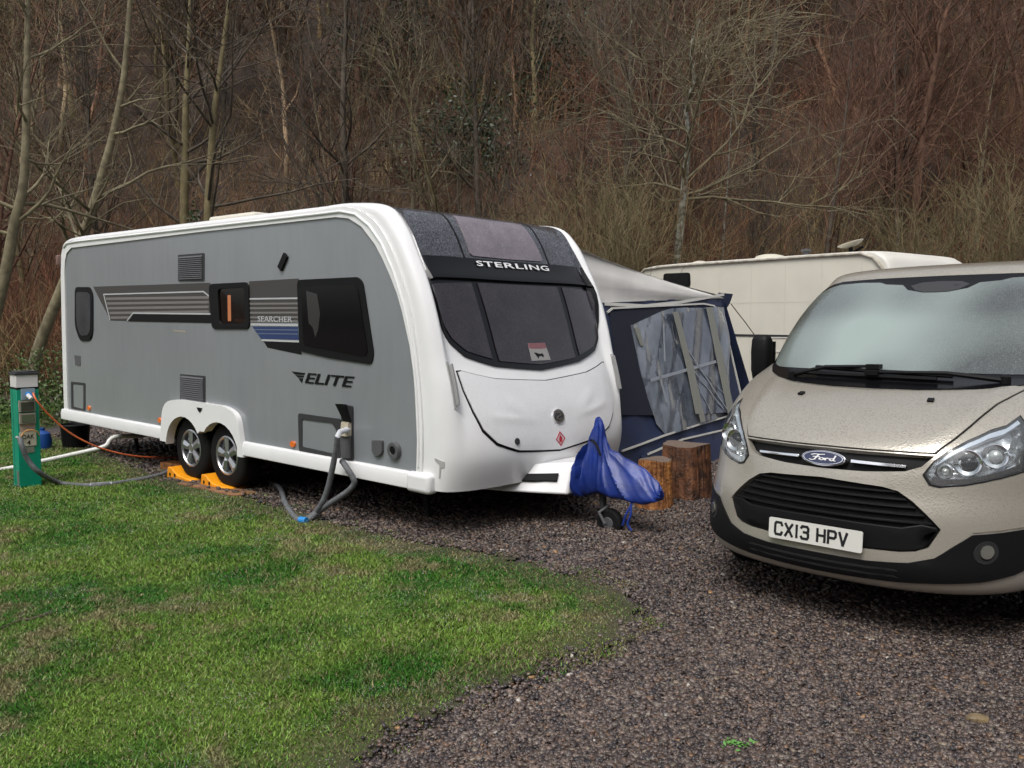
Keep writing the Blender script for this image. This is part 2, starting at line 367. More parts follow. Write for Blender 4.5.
FLOOR = mat('leaf_litter', (.022, .013, .009), .9, col2=(.065, .038, .023), vs=.9, bump=.8, bs=6, det=8)
tag(grid('ground', -170, 170, 171, -60, 240, 151, hill, FLOOR), kind='structure')
zero = lambda x, y: np.zeros_like(np.asarray(x, float))
GRAVB = mat('gravel_bed', (.035, .027, .026), .6, col2=(.10, .082, .08), vs=55, bump=1., bs=70, det=5)
tag(grid('gravel', -7.5, 26, 60, -10, 17.5, 60, zero, GRAVB, .004), kind='structure')
EDGE = [gnd(*p) for p in [(372, 768), (395, 750), (420, 733), (452, 720), (480, 708), (520, 690), (560, 671), (600, 655), (630, 640), (645, 622), (640, 604), (618, 590), (585, 580), (540, 566), (480, 553), (430, 545), (380, 534), (330, 522), (290, 511), (255, 499), (215, 490), (170, 481)]]
LAWN = [(-.62, 1.0)]+[(p.x, p.y) for p in EDGE]+[(-4.7, 10.2), (-5.6, 11.2), (-7.0, 12.8), (-8, 17.), (-30, 19.5), (-30, -7), (-.9, -7)]
def sdist(P, poly):
    d = np.full(len(P), 1e9); Q = np.array(poly)
    for A, B in zip(Q, np.roll(Q, -1, 0)):
        ab = B-A; t = np.clip(((P-A)@ab)/(ab@ab), 0, 1); d = np.minimum(d, np.linalg.norm(P-A-t[:, None]*ab, axis=1))
    return np.where(inside(P, poly), d, -d)
def mix3(a, b, t): t = np.clip(t, 0, 1)[:, None]; return np.array(a)*(1-t)+np.array(b)*t
def lawncol(x, y):
    g = lattice(x, y, .55, 11)*.55+lattice(x, y, .2, 12)*.3+lattice(x, y, .07, 13)*.15
    c = mix3((.032, .115, .008), (.12, .20, .028), (g-.36)*3.4)
    t = lattice(x, y, .8, 14)*.45+lattice(x, y, .16, 15)*.33+lattice(x, y, .05, 19)*.22
    c = c*(1-np.clip((t-.53)*4.5, 0, .8)[:, None])+np.array((.20, .165, .085))*np.clip((t-.53)*4.5, 0, .8)[:, None]
    return c
LAWNM = attrmat('lawn_soil', .9)
def lc(V): 
    e = np.clip(sdist(V[:, :2], LAWN)/.5, 0, 1)[:, None]; return lawncol(V[:, 0], V[:, 1])*.55*e+np.array((.07, .058, .038))*.7*(1-e)
def lawnz(x, y): return .008+.018*lattice(x, y, .6, 21)+.008*lattice(x, y, .12, 22)
kp = lambda c: sdist(c[:, :2], LAWN)+(lattice(c[:, 0], c[:, 1], .12, 30)-.5)*.16 > .02
tag(grid('lawn', -9, 1, 330, 1, 12.5, 260, lawnz, LAWNM, 0, kp, lc), kind='structure')
tag(grid('lawn', -30, -9, 50, -7, 19, 60, lambda x, y: zero(x, y)+.012, LAWNM, 0, lambda c: inside(c[:, :2], LAWN), lc), kind='structure')
tag(grid('lawn', -9, -5, 30, 12.5, 18, 40, lambda x, y: zero(x, y)+.02, LAWNM, 0, lambda c: inside(c[:, :2], LAWN), lc), kind='structure')

def wedge(n, y0, y1, pw, xm=1.1, rs=rng):
    """random ground points inside what the camera can see and a little more"""
    u = rs.rand(n); y = (y0**(1-pw)+u*(y1**(1-pw)-y0**(1-pw)))**(1/(1-pw)) if pw != 1 else y0*(y1/y0)**u
    return (rs.rand(n)*2-1)*(y*.66*xm+.3), y
# grass blades (nobody could count them)
x, y = wedge(760000, 2.5, 14, .3)
P = np.stack([x, y], -1); sdv = sdist(P, LAWN)
dn = lattice(x, y, .25, 16); k = (sdv+(dn-.5)*.35 > np.abs(rng.randn(len(x)))*.05-.07) & ((sdv > .45) | (rng.rand(len(x)) < .45+sdv*1.4+dn*.4)); x, y, sdv = x[k], y[k], sdv[k]; n = len(x)
hgt = (.011+.016*rng.rand(n))*(0.65+.7*lattice(x, y, .4, 17))*np.clip(.55+sdv, .5, 1)*(1+np.maximum(y-7, 0)*.05); wd = .0014+.0009*rng.rand(n)+.00022*y
an = rng.rand(n)*6.283; lean = .3+1.0*rng.rand(n); la = rng.rand(n)*6.283
B = np.stack([x, y, lawnz(x, y)-.004], -1); sx = np.stack([np.cos(an), np.sin(an), zero(an, an)], -1)*wd[:, None]
tp = B+np.stack([np.cos(la)*lean*hgt, np.sin(la)*lean*hgt, hgt], -1); md = B+(tp-B)*.5+np.stack([zero(x, x), zero(x, x), hgt*.16], -1)
V = np.stack([B-sx, B+sx, md+sx*.8, tp, md-sx*.8], 1).reshape(-1, 3); F = np.arange(n*5).reshape(-1, 5)
c = lawncol(x, y)*1.25*(.6+.9*rng.rand(n))[:, None]; dead = rng.rand(n) < .13; c[dead] = np.array((.23, .19, .095))*(.6+.8*rng.rand(dead.sum()))[:, None]
edge = (sdv < .35) & (rng.rand(n) < .5); c[edge] = np.array((.17, .15, .07))*(.6+.8*rng.rand(edge.sum()))[:, None]
tag(bulk('grass', V, F, 5, attrmat('grass_blades', .55, .35), cols=np.repeat(c, 5, 0)), 'short mossy green grass with straw coloured patches in front of the grey caravan', 'grass', kind='stuff')
# thin dusting of sleet grains
gx, gy = wedge(260000, 2.6, 9, .6); sd_ = sdist(np.stack([gx, gy], -1), LAWN); pt = lattice(gx, gy, .3, 51)*.5+lattice(gx, gy, .09, 52)*.5
k = (sd_ > -1.2) & (rng.rand(len(gx)) < np.clip((pt-.52)*1.5, 0, 1)*np.where(sd_ > 0, 1, .35)); gx, gy = gx[k], gy[k]; n = len(gx)
oc = np.array([(1, 0, 0), (0, 1, 0), (-1, 0, 0), (0, -1, 0), (0, 0, .8), (0, 0, -.8)]); ofs = np.array([(0, 1, 4), (1, 2, 4), (2, 3, 4), (3, 0, 4), (1, 0, 5), (2, 1, 5), (3, 2, 5), (0, 3, 5)])
V = oc[None]*(.0009+.0010*rng.rand(n))[:, None, None]*(1+.12*(gy-3))[:, None, None]+np.stack([gx, gy, lawnz(gx, gy)+.014+.016*rng.rand(n)], -1)[:, None]
tag(bulk('sleet', V.reshape(-1, 3), (np.arange(n)[:, None, None]*6+ofs[None]).reshape(-1, 3), 3, mat('sleet_ice', (.50, .52, .52), .5)), 'thin dusting of white sleet grains on the lawn in front of the grey caravan', 'sleet', kind='stuff')
# gravel stones
x, y = wedge(520000, 2.4, 13, .95)
P = np.stack([x, y], -1); sdv = sdist(P, LAWN); k = (sdv < (lattice(x, y, .15, 18)-.47)*.12+rng.randn(len(x))*.05) & (x > -6.5)
x, y, sdv = x[k], y[k], sdv[k]; n = len(x)
sz = (.0042+.0066*rng.rand(n)**1.8)*(1+.13*np.maximum(y-3, 0)); base = np.array([(a, b, c) for a in (-1, 1) for b in (-1, 1) for c in (-1, 1)], float)
S8 = base[None]*(.55+.55*rng.rand(n, 8, 1))+rng.randn(n, 8, 3)*.18; S8 *= np.stack([1+.5*rng.rand(n), .7+.4*rng.rand(n), .45+.35*rng.rand(n)], -1)[:, None]*sz[:, None, None]
a = rng.rand(n)*6.283; tl = rng.randn(n)*.5; ca, sa = np.cos(a)[:, None], np.sin(a)[:, None]; ct, st_ = np.cos(tl)[:, None], np.sin(tl)[:, None]
X0, Y0, Z0 = S8[..., 0], S8[..., 1], S8[..., 2]; Y1, Z1 = Y0*ct-Z0*st_, Y0*st_+Z0*ct
S8 = np.stack([X0*ca-Y1*sa, X0*sa+Y1*ca, Z1], -1)+np.stack([x, y, .004+sz*(.2+.9*rng.rand(n))+np.clip((sdv+.04)*.3, 0, .018)], -1)[:, None]
Q = np.array([(0, 1, 3, 2), (4, 6, 7, 5), (0, 4, 5, 1), (2, 3, 7, 6), (0, 2, 6, 4), (1, 5, 7, 3)])
F = (np.arange(n)[:, None, None]*8+Q[None]).reshape(-1, 4)
pal = np.array([(.085, .062, .052), (.125, .092, .076), (.052, .040, .038), (.145, .12, .10), (.11, .068, .046), (.03, .024, .025), (.17, .135, .10), (.23, .13, .06), (.34, .31, .27)])
pi_ = rng.choice(len(pal), n, p=[.26, .2, .20, .09, .09, .13, .023, .004, .003]); c = pal[pi_]*1.0*(.65+.7*rng.rand(n))[:, None]*(.8+.4*lattice(x, y, .9, 20))[:, None]
tag(bulk('gravel_stones', S8.reshape(-1, 3), F, 4, attrmat('wet_stone', .38, .5), cols=np.repeat(c, 8, 0)), 'wet purple brown gravel chippings covering the pitch and drive', 'gravel', kind='stuff')

# ---------------------------------------------------------------- bare winter trees
def tubes_np(P, r, n):
    N, k, _ = P.shape; T = np.empty_like(P); T[:, 1:-1] = P[:, 2:]-P[:, :-2]; T[:, 0] = P[:, 1]-P[:, 0]; T[:, -1] = P[:, -1]-P[:, -2]
    T /= np.linalg.norm(T, axis=-1, keepdims=True)+1e-9
    ref = np.array([.31, .87, .38]); u = np.cross(T, ref); u /= np.linalg.norm(u, axis=-1, keepdims=True)+1e-9; v = np.cross(T, u)
    a = np.arange(n)*2*math.pi/n
    V = P[:, :, None]+(u[:, :, None]*np.cos(a)[:, None]+v[:, :, None]*np.sin(a)[:, None])*r[:, :, None, None]
    i, j, q = np.meshgrid(np.arange(N), np.arange(k-1), np.arange(n), indexing='ij'); b = i*k*n+j*n
    F = np.stack([b+q, b+(q+1) % n, b+n+(q+1) % n, b+n+q], -1).reshape(-1, 4)
    return V.reshape(-1, 3), F
def grow(S, D, L, k, wander, up, rs):
    N = len(S); P = np.empty((N, k, 3)); P[:, 0] = S; d = D/np.linalg.norm(D, axis=-1, keepdims=True)
    for i in range(1, k):
        d = d+rs.randn(N, 3)*wander+np.array([0, 0, up]); d /= np.linalg.norm(d, axis=-1, keepdims=True); P[:, i] = P[:, i-1]+d*(L/(k-1))[:, None]
    return P
def kids(P, r, cnt, t0, t1, ang, rs):
    N, k, _ = P.shape; L = np.linalg.norm(P[:, -1]-P[:, 0], axis=1); i = rs.choice(N, cnt, p=L/L.sum()); t = t0+(t1-t0)*rs.rand(cnt); f = t*(k-1); j = np.minimum(f.astype(int), k-2); fr = (f-j)[:, None]
    S = P[i, j]*(1-fr)+P[i, j+1]*fr; d = P[i, j+1]-P[i, j]; d /= np.linalg.norm(d, axis=1, keepdims=True)
    q = rs.randn(cnt, 3); q -= d*(q*d).sum(1, keepdims=True); q /= np.linalg.norm(q, axis=1, keepdims=True)
    a = ang*(.6+.8*rs.rand(cnt))[:, None]; return S, d*np.cos(a)+q*np.sin(a), r[i, j]*(1-fr[:, 0])+r[i, j+1]*fr[:, 0], t
def join(parts):
    V = []; F = []; o = 0
    for v, f in parts: V.append(v); F.append(f+o); o += len(v)
    return np.concatenate(V), np.concatenate(F)
def taper(r0, k, e): return r0[:, None]*(1-np.linspace(0, 1, k)[None]*(1-e))
def treegeo(seed, H, r0, n1=22, l1=.42, a1=.95, n2=90, n3=400, tw=.008, up=.10, t0=.25, path=None, k3=4, wander=.07, lean=(0, 0)):
    rs = np.random.RandomState(seed)
    if path is None: tr = grow(np.zeros((1, 3)), np.array([[lean[0], lean[1], 1.]]), np.array([H]), 12, wander, .03, rs)
    else: tr = np.array(path, float)[None]
    k = tr.shape[1]; r = np.maximum(r0*(1-np.linspace(0, 1, k)**1.1*.86), .012)[None]; r[:, 0] *= 1.25
    T = tubes_np(tr, r, 8)
    S, D, rr, t = kids(tr, r, n1, t0, .98, a1, rs); b1 = grow(S, D, H*l1*(1.15-t)*(.6+.7*rs.rand(n1)), 8, .13, up, rs); r1 = taper(np.minimum(rr*.5, r0*.32), 8, .2)
    S, D, rr, t = kids(b1, r1, n2, .15, 1, .75, rs); b2 = grow(S, D, H*l1*.42*(.5+.8*rs.rand(n2)), 5, .18, up*.8, rs); r2 = taper(np.maximum(rr*.6, tw*1.15), 5, .35)
    P = [tubes_np(b1, r1, 5), tubes_np(b2, r2, 4)]
    S, D, rr, t = kids(b2, r2, n3, .1, 1, .65, rs); b3 = grow(S, D, H*l1*.22*(.5+.9*rs.rand(n3)), k3, .2, up*.6, rs); P.append(tubes_np(b3, taper(np.full(n3, tw), k3, .35), 3))
    return T, join(P)
BARKS = {'tan': mat('bark_tan', (.105, .085, .05), .85, col2=(.20, .17, .10), vs=7, bump=.6, bs=30),
         'dark': mat('bark_dark', (.045, .034, .025), .85, col2=(.10, .078, .054), vs=6, bump=.6, bs=30),
         'lichen': mat('bark_lichen', (.035, .03, .023), .85, col2=(.30, .30, .24), vs=9, bump=.6, bs=30),
         'olive': mat('bark_olive', (.105, .085, .036), .85, col2=(.19, .15, .075), vs=5, bump=.4, bs=30),
         'red': mat('bark_red', (.085, .042, .025), .85, col2=(.15, .075, .045), vs=5, bump=.4, bs=30)}
def tree(name, loc, geo, bark, twig, label, cat='tree', group=None, rz=0):
    r = empty(name, loc, (0, 0, rz), label, cat, group); T, Cr = geo
    bulk('trunk', T[0], T[1], 4, BARKS[bark], r, smooth=True); bulk('crown', Cr[0], Cr[1], 4, BARKS[twig], r, smooth=True); return r
def copy_tree(o, loc, rz, sc=1., label=None):
    c = o.copy(); COL.objects.link(c); c.location = loc; c.rotation_euler = (0, 0, rz); c.scale = (sc,)*3
    if label: c['label'] = label
    for ch in o.children:
        d = ch.copy(); COL.objects.link(d); d.parent = c
    return c
def path(pxs, Y, dy=0.):
    """trunk course read from the photograph at distance Y, from the ground up"""
    w = [at(px, py, Y+dy*i/len(pxs)) for i, (px, py) in enumerate(pxs)]; b = w[0].copy(); b.z = min(b.z, float(hill(b.x, b.y)))-.1
    return b, [tuple(p-b) for p in smoothline([b]+w, 4)]
def ptree(name, pxs, Y, r0, bark, twig, label, seed, **kw):
    b, pp = path(pxs, Y); H = pp[-1][2]
    return tree(name, b, treegeo(seed, H, r0, path=pp, **kw), bark, twig, label)
ptree('tall_tree', [(-28, 420), (-12, 345), (6, 270), (14, 225), (23, 186), (26, 130), (27, 60), (28, 0), (32, -90), (36, -190)], 12.5, .10, 'tan', 'tan', 'nearest tan barked tree at the left edge, its slim trunk bending right as it rises', 1, n1=15, l1=.34, a1=1.1, n2=50, n3=130, tw=.0055, t0=.35, up=.06)
ptree('leaning_tree', [(22, 418), (38, 350), (62, 288), (87, 225), (101, 178), (114, 130), (124, 75), (130, 0), (136, -90), (140, -150)], 15, .115, 'tan', 'tan', 'leaning olive tan tree whose trunk rises from the rear corner of the grey caravan', 2, n1=14, l1=.3, a1=1.1, n2=50, n3=130, tw=.006, t0=.3, up=.06)
ptree('forked_tree', [(176, 400), (181, 300), (184, 220), (185, 160), (186, 100), (189, 40), (192, -40), (196, -110)], 18.5, .13, 'olive', 'dark', 'straight mossy trunk behind the caravan roof, left of the ivy clad tree', 3, n1=14, l1=.3, n2=60, n3=180, tw=.007, t0=.35)
ptree('branching_tree', [(206, 380), (208, 280), (208, 215), (211, 160), (214, 115), (220, 70), (228, 10), (236, -50), (240, -100)], 17.5, .11, 'olive', 'dark', 'ivy clad trunk with long rising limbs reaching right above the caravan roof vent', 4, n1=22, l1=.52, a1=1.0, n2=90, n3=260, tw=.007, t0=.22, up=.05)
ptree('lichen_tree', [(668, 340), (675, 290), (679, 245), (683, 200), (686, 165), (689, 135), (686, 108), (694, 80), (690, 50), (700, 20)], 19, .115, 'lichen', 'tan', 'pale lichen speckled tree with a crooked crown rising behind the awning', 5, n1=34, l1=.62, a1=1.15, n2=210, n3=850, tw=.0075, t0=.40, up=.03)
ptree('dark_tree', [(822, 330), (826, 260), (832, 215), (838, 170), (845, 120), (850, 70), (856, 10)], 22, .08, 'dark', 'red', 'dark fan branched tree behind the cream caravan', 6, n1=26, l1=.5, a1=.7, n2=120, n3=420, tw=.008, t0=.15)
ptree('slender_tree', [(718, 330), (722, 270), (724, 230), (727, 190), (730, 140), (733, 90)], 21, .04, 'lichen', 'red', 'very thin pale stem just right of the lichen speckled tree', 7, n1=10, l1=.3, n2=40, n3=120, tw=.007, t0=.3)
ptree('mossy_tree', [(455, 215), (458, 170), (462, 130), (463, 90), (466, 45), (470, 5), (475, -40)], 34, .17, 'olive', 'olive', 'mossy green trunk half way up the hillside above the middle of the grey caravan', 8, n1=26, l1=.4, n2=130, n3=420, tw=.011, t0=.15)
ptree('mossy_tree', [(578, 200), (580, 140), (583, 90), (586, 40), (590, -20)], 33, .10, 'olive', 'tan', 'thin upright tree on the hillside above the far end of the grey caravan roof', 9, n1=24, l1=.4, n2=120, n3=400, tw=.011, t0=.15)
ptree('mossy_tree', [(925, 280), (928, 220), (932, 170), (940, 120), (948, 80), (955, 30)], 31, .10, 'dark', 'olive', 'dark stemmed tree on the hillside above the van windscreen', 10, n1=24, l1=.4, n2=120, n3=400, tw=.01, t0=.2)
# olive brushwood behind the awning and at the right edge
sh = treegeo(31, 3.4, .03, n1=30, l1=.9, a1=.45, n2=130, n3=420, tw=.006, up=.12, t0=.02, wander=.1)
s0 = tree('bare_shrub', (0, 0, 0), sh, 'olive', 'olive', 'olive twigged leafless shrub at the foot of the wooded hillside', 'shrub', 'leafless shrubs at the foot of the hillside')
for i, (px, Y, sc) in enumerate([(545, 17.5, .85), (585, 16.5, .95), (622, 17.3, 1.05), (655, 18.5, .95), (520, 19, 1.0), (705, 19, .7), (760, 19.5, .75), (905, 19, .95), (945, 18, .9), (985, 17.2, 1.05), (1020, 18, 1.1), (335, 19, .8), (420, 19, .85), (240, 19.2, .8), (1060, 17, 1.), (870, 20, .8)]):
    x = (px-512)/FPX*Y; l = (x, Y, float(hill(x, Y))-.05)
    if i == 0: s0.location = l; s0.scale = (sc,)*3
    else: copy_tree(s0, l, i*2.4, sc)
# individual bare trees on the lower hillside
protos = [tree('bare_tree', (0, 0, 0), treegeo(40+i, 8.5+i*.7, .085+.01*i, n1=26, l1=.40, a1=.75, n2=110, n3=380, tw=.009, t0=.2, wander=.06), b, t, ['tan trunked leafless tree with red brown twigs on the lower slope', 'dark trunked leafless tree with red brown twigs on the lower slope', 'mossy olive trunked leafless tree with tan twigs on the lower slope', 'slender reddish brown leafless tree on the lower slope', 'blackish leafless tree with dark twigs on the lower slope'][i], 'tree', 'leafless trees on the lower hillside') for i, (b, t) in enumerate([('tan', 'red'), ('dark', 'red'), ('olive', 'tan'), ('red', 'red'), ('dark', 'dark')])]
used = set(); k = 0; rs = np.random.RandomState(5)
for i in range(46):
    Y = 21.5+rs.rand()*13; x = (rs.rand()*2-1)*(Y*.62+2); l = (x, Y, float(hill(x, Y))-.2); q = i % 5
    if q not in used: used.add(q); protos[q].location = l; protos[q].rotation_euler = (0, 0, rs.rand()*6)
    else: copy_tree(protos[q], l, rs.rand()*6.28, .75+.5*rs.rand())
# the far wood as one mass
T = [treegeo(60+i, 9+i*.6, .10, n1=22, l1=.40, a1=.7, n2=85, n3=330, tw=.013, t0=.12, k3=3, wander=.07) for i in range(6)]
T = [join([a, b]) for a, b in T]; ntr = [12*8]*6
Vs, Fs, Cs, o = [], [], [], 0; rs = np.random.RandomState(9)
PALW = np.array([(.16, .078, .046), (.19, .105, .062), (.09, .058, .042), (.20, .15, .085), (.15, .13, .058), (.22, .17, .11), (.075, .065, .034)])
for i in range(820):
    Y = 31+68*rs.rand()**.85; x = (rs.rand()*2-1)*(Y*.66+5); q = i % 6; v, f = T[q]; a = rs.rand()*6.283; s = .7+.6*rs.rand()
    v2 = v*s; X = v2[:, 0]*math.cos(a)-v2[:, 1]*math.sin(a)+x; Yv = v2[:, 0]*math.sin(a)+v2[:, 1]*math.cos(a)+Y
    Vs.append(np.stack([X, Yv, v2[:, 2]+float(hill(x, Y))-.3], -1)); Fs.append(f+o); o += len(v)
    z = lattice(x, Y, 14, 41)*len(PALW)*.999; cc = PALW[int(z)]*.5+PALW[rs.randint(len(PALW))]*.5
    cv = np.tile(cc*(.75+.5*rs.rand())*(1+(Y-30)*.004), (len(v), 1)); cv[:96] *= 1.25; cv *= np.repeat(.45+1.5*rs.rand(len(v)//9+1)**2, 9)[:len(v), None]; Cs.append(cv)
tag(bulk('woodland', np.concatenate(Vs), np.concatenate(Fs), 4, attrmat('winter_wood', .85, .2), cols=np.concatenate(Cs)), 'dense leafless brown woodland covering the steep hillside', 'woodland', kind='stuff')
Vs, Fs, Cs, o = [], [], [], 0  # unseen tree mass added behind the camera to break up reflections
for i in range(60):
    Y = -9.5-24*rs.rand(); x = (rs.rand()*2-1)*34; q = i % 6; v, f = T[q]; a = rs.rand()*6.283; v2 = v*(.8+.5*rs.rand())
    Vs.append(np.stack([v2[:, 0]*math.cos(a)-v2[:, 1]*math.sin(a)+x, v2[:, 0]*math.sin(a)+v2[:, 1]*math.cos(a)+Y, v2[:, 2]+float(hill(x, Y))-.3], -1)); Fs.append(f+o); o += len(v)
    Cs.append(np.tile(PALW[rs.randint(len(PALW))]*.8, (len(v), 1)))
tag(bulk('woodland', np.concatenate(Vs), np.concatenate(Fs), 4, bpy.data.materials['winter_wood'], cols=np.concatenate(Cs)), 'leafless woodland on the opposite side of the valley', 'woodland', kind='stuff')
# reddish brown undergrowth along the foot of the slope
rs = np.random.RandomState(12); n = 9000; Y = 18.3+rs.rand(n)**1.3*17; x = (rs.rand(n)*2-1)*(Y*.64+2)
D = np.stack([rs.randn(n)*.32, rs.randn(n)*.3, np.ones(n)], -1); st0 = np.stack([x, Y, hill(x, Y)-.05], -1)
hh = (1.3+2.6*rs.rand(n))*(.45+.95*lattice(x, Y, 3.2, 44)); b = grow(st0, D, hh, 5, .13, .02, rs); r = taper(.007+.006*rs.rand(n), 5, .4)
S, D2, rr, t = kids(b, r, n*4, .25, 1, .5, rs); b2 = grow(S, D2, .35+.6*rs.rand(n*4), 3, .2, .05, rs)
A1 = tubes_np(b, r, 3); A2 = tubes_np(b2, taper(np.full(n*4, .0055), 3, .4), 3); V, F = join([A1, A2])
cx = np.concatenate([np.repeat(st0, 15, 0), np.repeat(S, 9, 0)]); g = lattice(cx[:, 0], cx[:, 1], 4.5, 45)
tag(bulk('undergrowth', V, F, 4, attrmat('red_brown_stems', .85, .2), cols=mix3((.21, .095, .055), (.23, .17, .085), (g-.35)*3)*np.concatenate([np.repeat(.4+1.5*rs.rand(n)**2, 15), np.repeat(.4+1.6*rs.rand(n*4)**2, 9)])[:, None]), 'tangled reddish brown stems and briars at the foot of the hillside', 'undergrowth', kind='stuff')
# evergreen ivy and holly
LEAF = attrmat('evergreen_leaf', .45, .5)
def leaves(name, loc, rad, n, size, label, cat, colr=((.012, .035, .010), (.035, .075, .02)), seed=0, stem=True):
    rs = np.random.RandomState(seed); r0 = empty(name, loc, (0, 0, 0), label, cat)
    ncl = max(6, n//60); cl = rs.randn(ncl, 3)*.42; cl[:, 2] = np.abs(cl[:, 2])*1.1; q = cl[rs.randint(ncl, size=n)]+rs.randn(n, 3)*.13; p = q*np.array(rad); p[:, 2] = np.abs(p[:, 2])
    u = rs.randn(n, 3); u /= np.linalg.norm(u, axis=1, keepdims=True); v = np.cross(u, rs.randn(n, 3)); v /= np.linalg.norm(v, axis=1, keepdims=True); s = (size*(.6+.8*rs.rand(n)))[:, None]
    V = np.stack([p-u*s, p+v*s*.5, p+u*s, p-v*s*.5], 1).reshape(-1, 3)
    c = mix3(colr[0], colr[1], rs.rand(n)); bulk('foliage', V, np.arange(n*4).reshape(-1, 4), 4, LEAF, r0, cols=np.repeat(c, 4, 0))
    if stem:
        S = np.zeros((14, 3)); S[:, :2] = rs.randn(14, 2)*np.array(rad)[:2]*.15; D = rs.randn(14, 3)*.5; D[:, 2] = 1
        b = grow(S, D, np.full(14, rad[2]*1.1), 5, .15, .02, rs); a = tubes_np(b, taper(np.full(14, .02), 5, .3), 4); bulk('stem', a[0], a[1], 4, BARKS['dark'], r0)
    return r0
def L(px, Y, dz=0): x = (px-512)/FPX*Y; return (x, Y, float(hill(x, Y))+dz)
leaves('bramble_bush', L(-40, 13.5), (1.6, 1.0, 1.0), 3600, .030, 'low bright green bramble bush at the left edge behind the hook-up post', 'bush', ((.04, .08, .015), (.11, .17, .04)), 1)
leaves('bramble_bush', L(48, 14.5), (1.2, .9, .9), 2400, .030, 'green bramble bush between the hook-up post and the caravan rear corner', 'bush', ((.035, .075, .015), (.10, .15, .035)), 2)
leaves('ivy', L(206, 17.4, 1.6), (.5, .5, 1.6), 3500, .035, 'dark ivy clinging to the forked trunk above the caravan roof', 'ivy', seed=3)
leaves('holly_bush', L(465, 30, -.3), (2.4, 1.6, 3.2), 6000, .07, 'dark green holly on the slope around the mossy trunk', 'bush', ((.010, .028, .009), (.03, .055, .018)), 4)
leaves('holly_bush', L(560, 33, -.3), (2.6, 1.6, 4.2), 6000, .07, 'dark evergreen on the slope above the far roof corner of the grey caravan', 'bush', ((.010, .026, .009), (.028, .05, .018)), 5)
leaves('holly_bush', L(385, 36, -.3), (3.0, 1.6, 4.8), 6000, .07, 'tall dark evergreen high on the slope above the middle of the grey caravan', 'bush', ((.010, .028, .009), (.03, .055, .018)), 6)
leaves('holly_bush', L(1018, 21, 0), (.9, .8, 1.3), 3000, .045, 'small dark evergreen bush at the right edge above the van roof', 'bush', ((.010, .028, .009), (.03, .055, .018)), 7)

# ================================================================ THE GREY CARAVAN
CX, CY, CT, CP = -5.438, 10.5766, -.7125, -.0089
CW = 2.36
cv = empty('touring_caravan', (CX, CY, 0), (0, -CP, CT), 'large twin axle caravan with grey sides, white mouldings and black tinted front window', 'caravan')
CM = cv.matrix_basis.copy()
CI = (Matrix.Translation((CX, CY, 0)) @ Matrix.Rotation(CT, 4, 'Z') @ Matrix.Rotation(-CP, 4, 'Y')).inverted()
def cloc(px, py, yl=0.):
    """pixel -> caravan coordinates on the vertical plane y = yl"""
    o = CI @ Vector((0, 0, CAMH)); d = CI.to_3x3() @ Vector(ray((px, py))); t = (yl-o.y)/d.y; return o+d*t
def cs(*pts): return [(cloc(x, y).x, cloc(x, y).z) for x, y in pts]
FR = [(5.1, 2.64, 5.1, 2.585, 1.18, 4.6), (5.45, 2.64, 5.42, 2.585, 1.18, 4.6), (5.84, 2.6, 5.7, 2.5, 1.18, 4.6), (6.04, 2.44, 5.89, 2.34, 1.18, 4.6),
      (6.19, 2.2, 6.04, 2.11, 1.18, 4.6), (6.32, 1.95, 6.15, 1.86, 1.18, 4.6), (6.42, 1.68, 6.22, 1.6, 1.18, 4.6), (6.5, 1.42, 6.26, 1.37, 1.18, 4.4),
      (6.59, 1.18, 6.29, 1.14, 1.18, 4.0), (6.65, .92, 6.31, .9, 1.18, 3.7), (6.68, .66, 6.31, .67, 1.18, 3.6), (6.62, .42, 6.29, .44, 1.18, 3.6)]
RR = [(-.12, .44, -.04, .44, 1.18, 5), (-.13, 1.0, -.04, 1.0, 1.18, 5), (-.12, 1.6, -.03, 1.6, 1.18, 5), (-.10, 2.2, -.01, 2.2, 1.18, 5), (-.06, 2.45, .02, 2.42, 1.18, 5), (.08, 2.59, .10, 2.54, 1.18, 5),
      (.45, 2.635, .45, 2.575, 1.18, 4.8), (1.6, 2.64, 1.6, 2.58, 1.18, 4.6), (2.8, 2.64, 2.8, 2.58, 1.18, 4.6), (4.0, 2.64, 4.0, 2.582, 1.18, 4.6), (5.1, 2.64, 5.1, 2.585, 1.18, 4.6)]
SF = Surf(FR, 1.18, 3., -1, [(0, 0), (.0, .03), (.03, .035), (.065, .02), (.09, .005), (.095, 0), (.09, 0), (.08, 0), (.06, 0), (.02, 0), (0, 0), (0, 0)])
def surfmesh(name, S, na, ns, m, parent, ang=40):
    a = np.linspace(-1, 1, na); b = np.linspace(0, 1, ns)*S.K; A, B = np.meshgrid(a, b, indexing='ij'); P = S.P(np.stack([A, B], -1)).reshape(-1, 3)
    F = [(i*ns+j, (i+1)*ns+j, (i+1)*ns+j+1, i*ns+j+1) if S.sign > 0 else (i*ns+j, i*ns+j+1, (i+1)*ns+j+1, (i+1)*ns+j) for i in range(na-1) for j in range(ns-1)]
    return P, F
P1, F1 = surfmesh('', SF, 121, 100, None, None); SRr = Surf(RR, 1.18, 3., -1); P2, F2 = surfmesh('', SRr, 41, 80, None, None)
mb = MB(); mb.add(P1, F1); mb.add(P2, F2)
mesh('body_shell', mb.V, mb.F, WHITE, cv, 40)
m_ = MB(); m_.prism([(.0, .26), (6.1, .26), (6.45, .6), (6.55, 1.18), (6.45, 1.76), (6.1, 2.1), (0, 2.1)], lambda p: Vector((p[0], p[1], .45)), lambda p: Vector((p[0], p[1], .49))); m_.build('floor', UNDER, cv)
